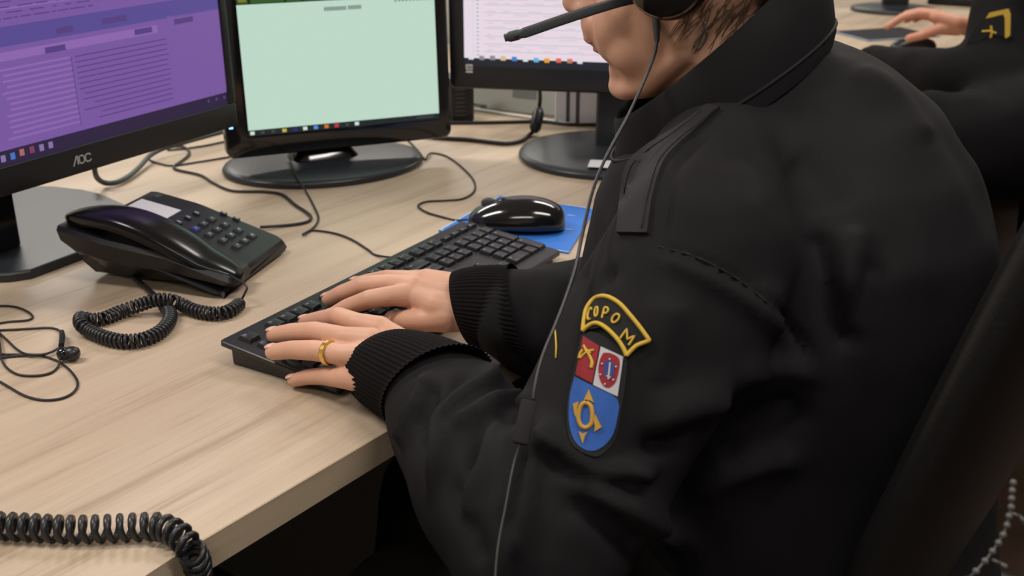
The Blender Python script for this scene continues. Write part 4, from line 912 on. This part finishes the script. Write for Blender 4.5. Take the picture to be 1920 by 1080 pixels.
def fan(poly, off, th, mb, mi=0, nr=9):
    poly = np.array(poly); c = poly.mean(0); n = len(poly); V_ = [on_sleeve(c, off + th)]; f = []
    for r_ in range(1, nr + 1):
        for p in poly: V_.append(on_sleeve(c + (p - c) * r_ / nr, off + th))
    for p in poly: V_.append(on_sleeve(p, off - .002))
    for j in range(n): f.append((0, 1 + j, 1 + (j + 1) % n))
    for r_ in range(nr):
        for j in range(n): a_ = 1 + r_ * n; b_ = a_ + n; k = (j + 1) % n; f.append((a_ + j, b_ + j, b_ + k, a_ + k))
    mb.add(V_, f, mi)
def dense(l, n=6):
    out = []
    for i in range(len(l)):
        a_, b_ = V(*l[i]), V(*l[(i + 1) % len(l)])
        for k in range(n): out.append(tuple(a_ + (b_ - a_) * k / n))
    return out
def line(l, r, off, mb, mi=0, closed=False, sm=True, flat=.6):
    pts = [V(*q, 0) for q in l]
    if closed: pts.append(pts[0])
    q = bez(pts, 5) if sm else np.array([pts[i] + (pts[i + 1] - pts[i]) * k / 4 for i in range(len(pts) - 1) for k in range(4)] + [pts[-1]])
    mb.tube([on_sleeve(p[:2], off) for p in q], r, 7, mi=mi)
sh = MB()
outl = smooth_poly(zp([(160, 318), (230, 300), (310, 330), (380, 385), (437, 450), (425, 600), (405, 720), (375, 880), (330, 960), (270, 1005), (200, 985), (140, 940), (108, 870), (96, 760), (105, 640), (135, 490)]))
fan(outl, .0008, .0010, sh, 0)
fan(dense(zp([(180, 322), (283, 385), (245, 596), (143, 545)])), .0018, .0006, sh, 1)
fan(dense(zp([(292, 388), (420, 448), (385, 670), (250, 605)])), .0018, .0006, sh, 3)
fan(smooth_poly(zp([(138, 556), (250, 612), (383, 684), (378, 800), (350, 890), (300, 950), (240, 975), (180, 950), (135, 890), (112, 790), (115, 660)]), 3), .0018, .0006, sh, 2)
# red shield with blue centre on the white field
fan(smooth_poly(zp([(308, 425), (350, 428), (398, 462), (392, 540), (370, 600), (330, 622), (295, 590), (280, 520), (290, 460)]), 3), .0022, .0006, sh, 1)
fan(smooth_poly(zp([(325, 468), (350, 470), (372, 500), (362, 560), (335, 578), (316, 550), (312, 500)]), 3), .0026, .0006, sh, 6)
line(zp([(348, 480), (338, 575)]), .0007, .0032, sh, 3, sm=False); line(zp([(326, 555), (352, 565)]), .0005, .0032, sh, 4, sm=False)
for x, y in ((345, 462), (380, 505), (365, 578), (318, 602), (292, 548), (302, 488)): sh.ball(on_sleeve((1030 + x / 3, 520 + y / 3), .0030), .0008, 8, 6, mi=3)
# crossed pistols
line(zp([(188, 378), (205, 410), (225, 435), (240, 470), (236, 505)]), .0009, .0028, sh, 4); line(zp([(228, 440), (245, 478), (240, 508)]), .0011, .0028, sh, 4)
line(zp([(252, 408), (225, 412), (195, 428), (172, 450)]), .0009, .0028, sh, 4); line(zp([(185, 405), (168, 425), (162, 452)]), .0011, .0028, sh, 4); line(zp([(200, 398), (235, 425)]), .0007, .0030, sh, 4, sm=False)
# ring with four arrow heads
line(zp([(215, 705), (240, 725), (248, 770), (242, 820), (215, 845), (186, 835), (170, 795), (176, 740), (195, 712)]), .0017, .0028, sh, 5, closed=True)
for l in ([(228, 632), (258, 706), (240, 694), (214, 688), (200, 692)], [(298, 842), (258, 868), (263, 838), (256, 800), (264, 770), (278, 800)], [(196, 934), (174, 866), (196, 880), (222, 868), (208, 892)], [(138, 712), (172, 698), (162, 735), (166, 800), (148, 770)]):
    fan(zp(l), .0026, .0012, sh, 5, nr=2)
build(sh, 'shield_patch', [M['patchblack'], M['red'], M['blue'], M['white'], M['yellow'], M['orange'], M['navy']], jk, 60, label='shield shaped embroidered patch in red, white and blue')
tb = MB()
ring_o = zp([(178, 292), (182, 210), (190, 160), (225, 110), (268, 95), (330, 105), (400, 148), (460, 215), (515, 285), (560, 350)])
ring_i = zp([(560, 362), (500, 385), (470, 410), (440, 442), (425, 405), (390, 350), (340, 298), (290, 262), (250, 252), (215, 265)])
fan([tuple(p[:2]) for p in bez([V(*q, 0) for q in ring_o + ring_i + [ring_o[0]]], 2)[:-1]], .0022, .0008, tb, 0, nr=9)
line(ring_o, .0016, .0036, tb, 1); line([ring_o[-1]] + ring_i[:4], .0016, .0036, tb, 1); line(ring_i[3:] + [ring_o[0]], .0016, .0036, tb, 1)
def oval(cx, cy, rx, ry, ang, n=10): a_ = math.radians(ang); return [(cx + rx * math.cos(k * 2 * PI / n) * math.cos(a_) - ry * math.sin(k * 2 * PI / n) * math.sin(a_), cy + rx * math.cos(k * 2 * PI / n) * math.sin(a_) + ry * math.sin(k * 2 * PI / n) * math.cos(a_)) for k in range(n)]
LR_ = .00085
line(zp([(229, 172), (220, 162), (209, 178), (204, 205), (209, 228), (222, 224)]), LR_, .0038, tb, 1)
line(zp(oval(258, 186, 10, 27, 4)), LR_, .0038, tb, 1, closed=True)
line(zp([(296, 226), (309, 165)]), LR_, .0038, tb, 1, sm=False); line(zp([(309, 165), (326, 168), (333, 182), (322, 198), (303, 198)]), LR_, .0038, tb, 1)
line(zp(oval(377, 231, 17, 27, 38)), LR_, .0038, tb, 1, closed=True)
line(zp([(404, 346), (443, 292), (444, 352), (486, 332), (452, 384)]), LR_, .0038, tb, 1, sm=False)
build(tb, 'shoulder_tab', [M['patchblack'], M['yellow']], jk, 60, label='curved yellow bordered tab with the letters COPOM')
# sliver of a yellow rank mark on the far sleeve side
Q = [shoot(bj, u, v, .001)[0] for u, v in ((1042, 612), (1044, 630), (1045, 650), (1044, 672))]; Q = [q for q in Q if q is not None]
if len(Q) > 2: build(MB().tube(np.array(Q), .0007, 6), 'rank_edge', M['yellow'], jk, 180)

# trousers
tr = MB(); pel = D(.36, .975, -.24); KLn = D(-.10, .88, -.20); KRn = D(-.08, 1.10, -.20)
tr.caps([pel - e_ * .09, (pel - e_ * .09 + KLn) / 2, KLn, D(-.13, .88, -.45), D(-.12, .88, -.66)], [.11, .092, .072, .062, .055], 20); tr.caps([pel + e_ * .09, (pel + e_ * .09 + KRn) / 2, KRn, D(-.12, 1.12, -.45), D(-.11, 1.12, -.66)], [.11, .092, .072, .062, .055], 20); tr.ball(pel, (.14, .19, .13))
P, f = remesh(tr, .009, 6, .5); build(MB().add(P, f), 'trousers', M['trousers'], me1, 180)
for y in (.88, 1.12):
    mb = MB(); mb.caps([D(-.10, y, -.695), D(-.22, y, -.70)], [.045, .04], 14); mb.v = [np.c_[v[:, :2], np.maximum(v[:, 2], .004)] for v in mb.v]; build(mb, 'shoe', M['black'], me1, 60)

# ------------------------------------------------------------------ headset
hd = root('headset', HF((0, .09, -.03)), 'black telephone headset with slim microphone boom, worn by the typing person', 'headset')
ec = HF((.010, .106, .009))
print('ear cup', px(ec), 'want 1243,-18'); en_ = nrm(Sh * .96 + Fh * .05)
def disc(mb, c, n_, prof, mi=0, nn=36):
    a_ = nrm(np.cross(n_, UZ)); b_ = np.cross(a_, n_); mb.loft([ell(c + n_ * h, a_, b_, r, r, nn) for h, r in prof], mi=mi)
mb = MB(); disc(mb, ec, en_, [(-.004, .012), (-.002, .026), (.004, .030), (.010, .028), (.012, .024), (.0135, .012)]); build(mb, 'ear_cup', M['gloss'], hd, 40)
mb = MB(); disc(mb, ec - en_ * .018, en_, [(-.004, .018), (-.001, .030), (.006, .034), (.012, .031), (.015, .024)]); build(mb, 'ear_cushion', M['black'], hd, 60)
mb = MB(); bp_ = [pd(1205, -6, .905), pd(1160, 4, .895), pd(1100, 22, .89), pd(1040, 42, .89), pd(1000, 56, .89), pd(975, 64, .89), pd(947, 71, .89)]
pts = bez(bp_, 6); T = nrm(pts[-1] - pts[0]); sd = nrm(np.cross(T, Sh)); R = []
for i, p in enumerate(pts):
    t = i / (len(pts) - 1); hw = .0042 if t < .8 else .0036 + .0006 * (t > .85); dp = .0022 if t < .8 else .0036
    if t > .97: hw *= .75; dp *= .75
    R.append(ell(p, sd, Sh, hw, dp, 16, 3.2))
mb.loft(R); build(mb, 'microphone_boom', M['grey'], hd, 40)
c_ = pts[int(len(pts) * .86)]; mb = MB(); mb.ball(c_ + Sh * .0034, (.0022, .0022, .0008), 10, 6); build(mb, 'microphone_port', M['black'], hd, 180)
mb = MB(); th = np.linspace(0, PI, 30); pts = [HF((-.005, .095 * math.cos(a_), .0 + .152 * math.sin(a_))) for a_ in th]
mb.loft([ell(p, Fh, nrm(p - O + 1e-6), .009, .002, 12, 3) for p in pts]); build(mb, 'headband', M['black'], hd, 60)
mb = MB(); disc(mb, HF((0, -.095, 0)), -en_, [(-.004, .018), (-.001, .030), (.006, .034), (.015, .024)]); build(mb, 'ear_pad', M['black'], hd, 60)
mb = MB(); q = [pd(1229, 28, .905), pd(1231, 50, .905), pd(1232, 78, .905)]; mb.tube(q, [.0030, .0031, .0020], 10); build(mb, 'strain_relief', M['grey'], hd, 60)
cp = [(1232, 76, .905), (1228, 100, .90), (1217, 130, .895), (1196, 178, .89), (1175, 222, .885), (1150, 268, .875), (1130, 308, .865), (1112, 355, .85), (1100, 402, .835), (1090, 448, .822), (1078, 505, .81), (1060, 560, .80), (1040, 612, .79), (1022, 655, .782), (1010, 692, .776), (1002, 730, .77), (1000, 750, .768)]
Q = []
def free(u, v, d, off=.002):
    q_, _ = shoot(bj, u, v, off); p = pd(u, v, d)
    return q_ if (q_ is not None and np.linalg.norm(q_ - CAM) < np.linalg.norm(p - CAM)) else p
Q = [free(*c) for c in cp]
cl0 = free(992, 752, .768, .004); cl1 = free(975, 833, .76, .004)
build(MB().tube(bez(Q, 6), .00135, 8), 'cable', mat('headset_cable', (.022, .021, .024), .4), hd, 180)
ax_ = nrm(cl1 - cl0); LL = np.linalg.norm(cl1 - cl0); cn = -nrm(ray(985, 792)); cn = nrm(cn - ax_ * np.dot(cn, ax_)); CF = Frame(cl0, ax_, np.cross(cn, ax_), cn)
build(MB().box(0, LL, -.0055, .0055, -.002, .0045, CF, bev=.0012), 'inline_control', M['strap'], hd, 30)
Q = [free(u, v, d, .0016) for u, v, d in ((976, 832, .76), (966, 860, .76), (957, 900, .755), (948, 950, .75), (938, 1000, .745), (932, 1040, .74), (928, 1090, .735), (925, 1130, .73))]
build(MB().tube(bez(Q, 6), .0009, 8), 'lower_cable', mat('worn_cable', (.045, .043, .042), .4), hd, 180)

# ------------------------------------------------------------------ office chairs
def chair(name, near, far, recl, top, bot, label, seat):
    rt = root(name, V(*seat, 0), label, 'chair'); ex = nrm((V(*far) - V(*near)) * V(1, 1, 0)); bkd = V(ex[1], -ex[0], 0); W_ = np.linalg.norm(V(*far) - V(*near))
    if np.dot(bkd, V(*near) - V(*seat, near[2])) < 0: bkd = -bkd
    mb = MB(); R = []
    for k in range(17):
        t = k / 16; h = bot + (top - bot) * t; c = V(*near) + ex * W_ / 2 + bkd * (recl * (h - near[2] + DZ) ) + bkd * (.018 * math.cos(PI * t)); c[2] = DZ + h
        e = max(.0, abs(t - .5) * 2 - .72) / .28; wd = W_ / 2 * (1 - .28 * e ** 2.2) * (.96 + .04 * math.sin(PI * t)); dp = .028 * (1 - .55 * e ** 3)
        R.append(np.array([c + ex * wd * x + bkd * (dp * y - .035 * (1 - x * x) * -1) for x, y in [(math.copysign(abs(math.cos(a_)) ** .35, math.cos(a_)), math.copysign(abs(math.sin(a_)) ** .7, math.sin(a_))) for a_ in np.arange(36) * 2 * PI / 36]]))
    mb.loft(R); back = build(mb, 'backrest', M['chair'], rt, 60)
    s_ = V(*seat); sf_ = Frame((*seat, DZ - .31), ex, -bkd, UZ)
    build(MB().box(-.24, .24, -.23, .24, -.05, .03, sf_, bev=.03), 'seat', M['chair'], rt, 60)
    build(MB().box(-.03, .03, -.30, -.05, -.07, -.05, sf_, bev=.005).tube([sf_((0, -.29, -.06)), sf_((0, -.32, .05)), sf_((0, -.31, .2))], .02, 8), 'back_bracket', M['black'], rt)
    build(MB().tube([(*seat, DZ - .36), (*seat, .12)], .025, 14), 'gas_lift', M['black'], rt, 60)
    for k in range(5):
        a_ = 2 * PI * k / 5; d_ = V(math.cos(a_), math.sin(a_), 0); s3 = V(*seat, 0)
        build(MB().tube([s3 + V(0, 0, .12), s3 + d_ * .15 + V(0, 0, .10), s3 + d_ * .29 + V(0, 0, .07)], [.026, .02, .016], 8), 'base_arm', M['black'], rt)
        mb = MB(); disc(mb, s3 + d_ * .29 + V(0, 0, .0275), nrm(np.cross(d_, UZ)), [(-.02, .02), (-.018, .027), (.018, .027), (.02, .02)]); build(mb, 'caster', M['black'], rt, 50)
    return rt
c1_ = chair('office_chair', D(.305, .635, .2), D(.305 + .26, .635 + .40, .2), .36, .37, -.20, 'black padded office chair behind the typing person', (.36, .93))
c2_ = chair('office_chair', D(1.58, 2.12, .2), D(1.78, 2.56, .2), .2, .40, -.2, 'black office chair at the right edge, behind the second person', (1.46, 2.52))
# bead string hanging at the chair's rear edge
bs = root('bead_string', pd(1872, 1018, .66), 'string of small grey beads hanging at the rear of the near office chair', 'beads')
bps = [(1900, 905), (1898, 920), (1897, 935), (1896, 951), (1892, 968), (1888, 985), (1881, 1003), (1872, 1018), (1861, 1034), (1847, 1052), (1830, 1071), (1812, 1088)]
for u, v in bps: build(MB().ball(pd(u, v, .60), .0019, 14, 10), 'bead', M['bead'], bs, 180)
build(MB().tube([pd(u, v, .60) for u, v in bps], .0007, 5), 'thread', M['bead'], bs, 180)
for l in ([(1897, 962), (1912, 968), (1922, 980)], [(1862, 1050), (1876, 1056), (1884, 1062)]): build(MB().caps([pd(u, v, .60) for u, v in l], [.0008, .0009, .0016], 8), 'tassel', M['bead'], bs, 180)

# ------------------------------------------------------------------ the second person and the far workplace
me2 = root('person', D(1.45, 2.5, -DZ), 'second person in black jacket at upper right, one hand on a mouse', 'person')
j2 = MB(); j2.caps([pd(1635, 112, 2.36), pd(1700, 132, 2.25), pd(1780, 150, 2.15), pd(1865, 155, 2.10), pd(1872, 55, 2.14), pd(1910, -60, 2.2), pd(2060, -110, 2.4)], [.038, .050, .064, .075, .058, .075, .09], 18)
j2.caps([pd(1740, 225, 2.02), pd(1830, 275, 2.0), pd(1960, 250, 2.1), pd(2080, 60, 2.4)], [.055, .10, .13, .15], 18)
j2.caps([pd(1850, 62, 2.83), pd(1890, 68, 2.80), pd(1990, 90, 2.78), pd(2080, 0, 2.85)], [.04, .052, .065, .085], 18)
torso(j2, [(h, x + 1.24, a_, b_) for h, x, a_, b_ in sects], 2.58); P, f = remesh(j2, .012, 6, .5)
N2 = normals(P, f); dz = np.array([.006 * noise.noise(Vector(p * 7)) + .005 * noise.noise(Vector(p * 16)) for p in P]); P = P + N2 * dz[:, None]; b2 = bvh(P, f)
jk2 = build(MB().add(P, f), 'jacket', M['jacket_shaded'], me2, 180)
hp = MB(); dd = 2.74
hp.caps([pd(1663, 50, dd), pd(1690, 33, dd), pd(1718, 26, dd), pd(1752, 30, dd + .01)], [.0085, .010, .011, .014], 12); hp.caps([pd(1676, 44, dd + .03), pd(1700, 27, dd + .03), pd(1725, 22, dd + .03), pd(1755, 27, dd + .03)], [.0085, .010, .011, .014], 12)
hp.caps([pd(1700, 38, dd + .06), pd(1722, 24, dd + .06), pd(1755, 26, dd + .06)], [.008, .010, .013], 12); hp.caps([pd(1715, 38, dd + .08), pd(1735, 28, dd + .08), pd(1760, 30, dd + .08)], [.007, .009, .012], 12)
hp.caps([pd(1704, 72, dd - .01), pd(1728, 66, dd - .01), pd(1760, 55, dd), pd(1795, 52, dd + .01)], [.010, .0115, .014, .02], 12)
for du, dv, q in ((0, 0, 0), (4, -2, .03), (8, -1, .06)): hp.caps([pd(1752 + du, 32 + dv, dd + q), pd(1790, 44, dd + q * .8), pd(1845, 56, 2.80)], [.014, .021, .028], 14)
hp2, hf2 = remesh(hp, .0028, 7, .5); bm2 = MB().add(hp2, hf2)
o2 = V(1.27, 1.62, .02); bm2.add(hP + o2, hf_); t3 = MB(); torso(t3, [(h, x + 1.24, a_, b_) for h, x, a_, b_ in sects[2:-1]], 2.58, .05); bm2.add(np.concatenate(t3.v), t3.f)
bd2 = build(bm2, 'body', M['skin2'], me2, 180)
hr2 = MB().add(np.concatenate(hr.v) + o2, hr.f); build(hr2, 'hair', M['hair'], me2, 180)
t3 = MB(); t3.caps([D(1.58, 2.48, -.24), D(1.3, 2.5, -.20), D(1.02, 2.52, -.19), D(.98, 2.52, -.62)], [.12, .10, .078, .06], 16).caps([D(1.6, 2.68, -.24), D(1.3, 2.72, -.20), D(1.03, 2.76, -.19), D(.99, 2.76, -.62)], [.12, .10, .078, .06], 16)
P, f = remesh(t3, .012, 5, .5); build(MB().add(P, f), 'trousers', M['trousers'], me2, 180)
for y in (2.52, 2.76): mb = MB(); mb.caps([D(1.0, y, -.695), D(.88, y, -.70)], [.045, .04], 14); mb.v = [np.c_[v[:, :2], np.maximum(v[:, 2], .004)] for v in mb.v]; build(mb, 'shoe', M['black'], me2, 60)
# rank badge loop on the second person's sleeve
bdn = -nrm(ray(1860, 55)); bxr = nrm(np.cross(UZ, bdn)); bxr = bxr if bxr[0] > 0 else -bxr; BF = Frame(pd(1858, 58, 2.07), bxr, np.cross(bdn, bxr), bdn)
def bpt(u, v): p = CAM + ray(u, v) * (np.dot(BF.o - CAM, bdn) / np.dot(ray(u, v), bdn)); return tuple(((p - BF.o) @ BF.M.T)[:2])
mb = MB(); mb.prism([bpt(*q) for q in ((1813, 74), (1841, 38), (1852, 20), (1894, 16), (1900, 66), (1868, 103), (1835, 92))], -.012, .003, BF); mb.prism([bpt(*q) for q in ((1848, 35), (1855, 24), (1891, 16), (1895, 26), (1894, 66), (1884, 74), (1884, 34), (1881, 27))], .003, .0045, BF, mi=1)
for l in ([(1841, 59), (1854, 58), (1868, 62)], [(1858, 48), (1860, 60), (1856, 77)]):
    q = [bpt(*p) for p in l]; mb.tube([BF((*p, .0045)) for p in q], .0022, 6, mi=1)
build(mb, 'rank_badge', [M['patchblack'], M['yellow']], jk2, 40, label='black badge with yellow chevron and small crossed mark')
# far monitor, keyboard and mouse
fm = root('monitor', at(1665, 22, 0), 'black monitor of which only the round base and foot show, beside the second person', 'monitor')
ff = zframe(at(1672, 20, 0), math.radians(-5)); mb = MB(); ovalbase(mb, ff, .125, .11); build(mb, 'stand_base', M['base'], fm, 50)
build(MB().box(-.03, .05, .0, .03, .015, .25, ff, bev=.004), 'stand_neck', M['satin'], fm); build(MB().box(-.24, .27, -.04, -.005, .16, .48, ff, bev=.006), 'housing', M['black'], fm)
kf2 = zframe(at(1738, 8, 0), math.radians(-28)); k2 = root('keyboard', kf2((.2, .07, 0)), 'black keyboard behind the second person\'s hand', 'keyboard')
build(MB().box(0, .40, -.0, .14, .002, .022, kf2, bev=.003), 'housing', M['black'], k2)
for i in range(13):
    for j in range(5): build(MB().box(.012 + i * .029, .038 + i * .029, .012 + j * .024, .033 + j * .024, .021, .027, kf2, top=(.002, .002)), 'key', M['satin'], k2, None)
MF2 = zframe(pd(1715, 66, 2.79) * V(1, 1, 0) + V(0, 0, DZ + .002), math.radians(-8)); m2 = root('mouse', MF2((0, 0, 0)), 'dark mouse under the second person\'s hand', 'mouse')
mb = MB(); mb.loft(mouse_mesh(.055, .03, .028), fr=MF2); build(mb, 'shell', M['satin'], m2, 180)
pf2 = zframe(at(1640, 68, 0), math.radians(20)); mb = MB(); mb.box(-.07, .16, -.07, .10, .0004, .0025, pf2); mb.box(-.07, -.066, -.07, .10, .0025, .003, pf2, mi=1); mb.box(-.07, .16, -.07, -.066, .0025, .003, pf2, mi=1)
o = build(mb, 'mousepad', [M['patchblack'], M['padedge']], None, None, org=pf2((0, 0, 0))); tag(o, 'dark mousepad with pale edge beside the second person\'s hand', 'mousepad')
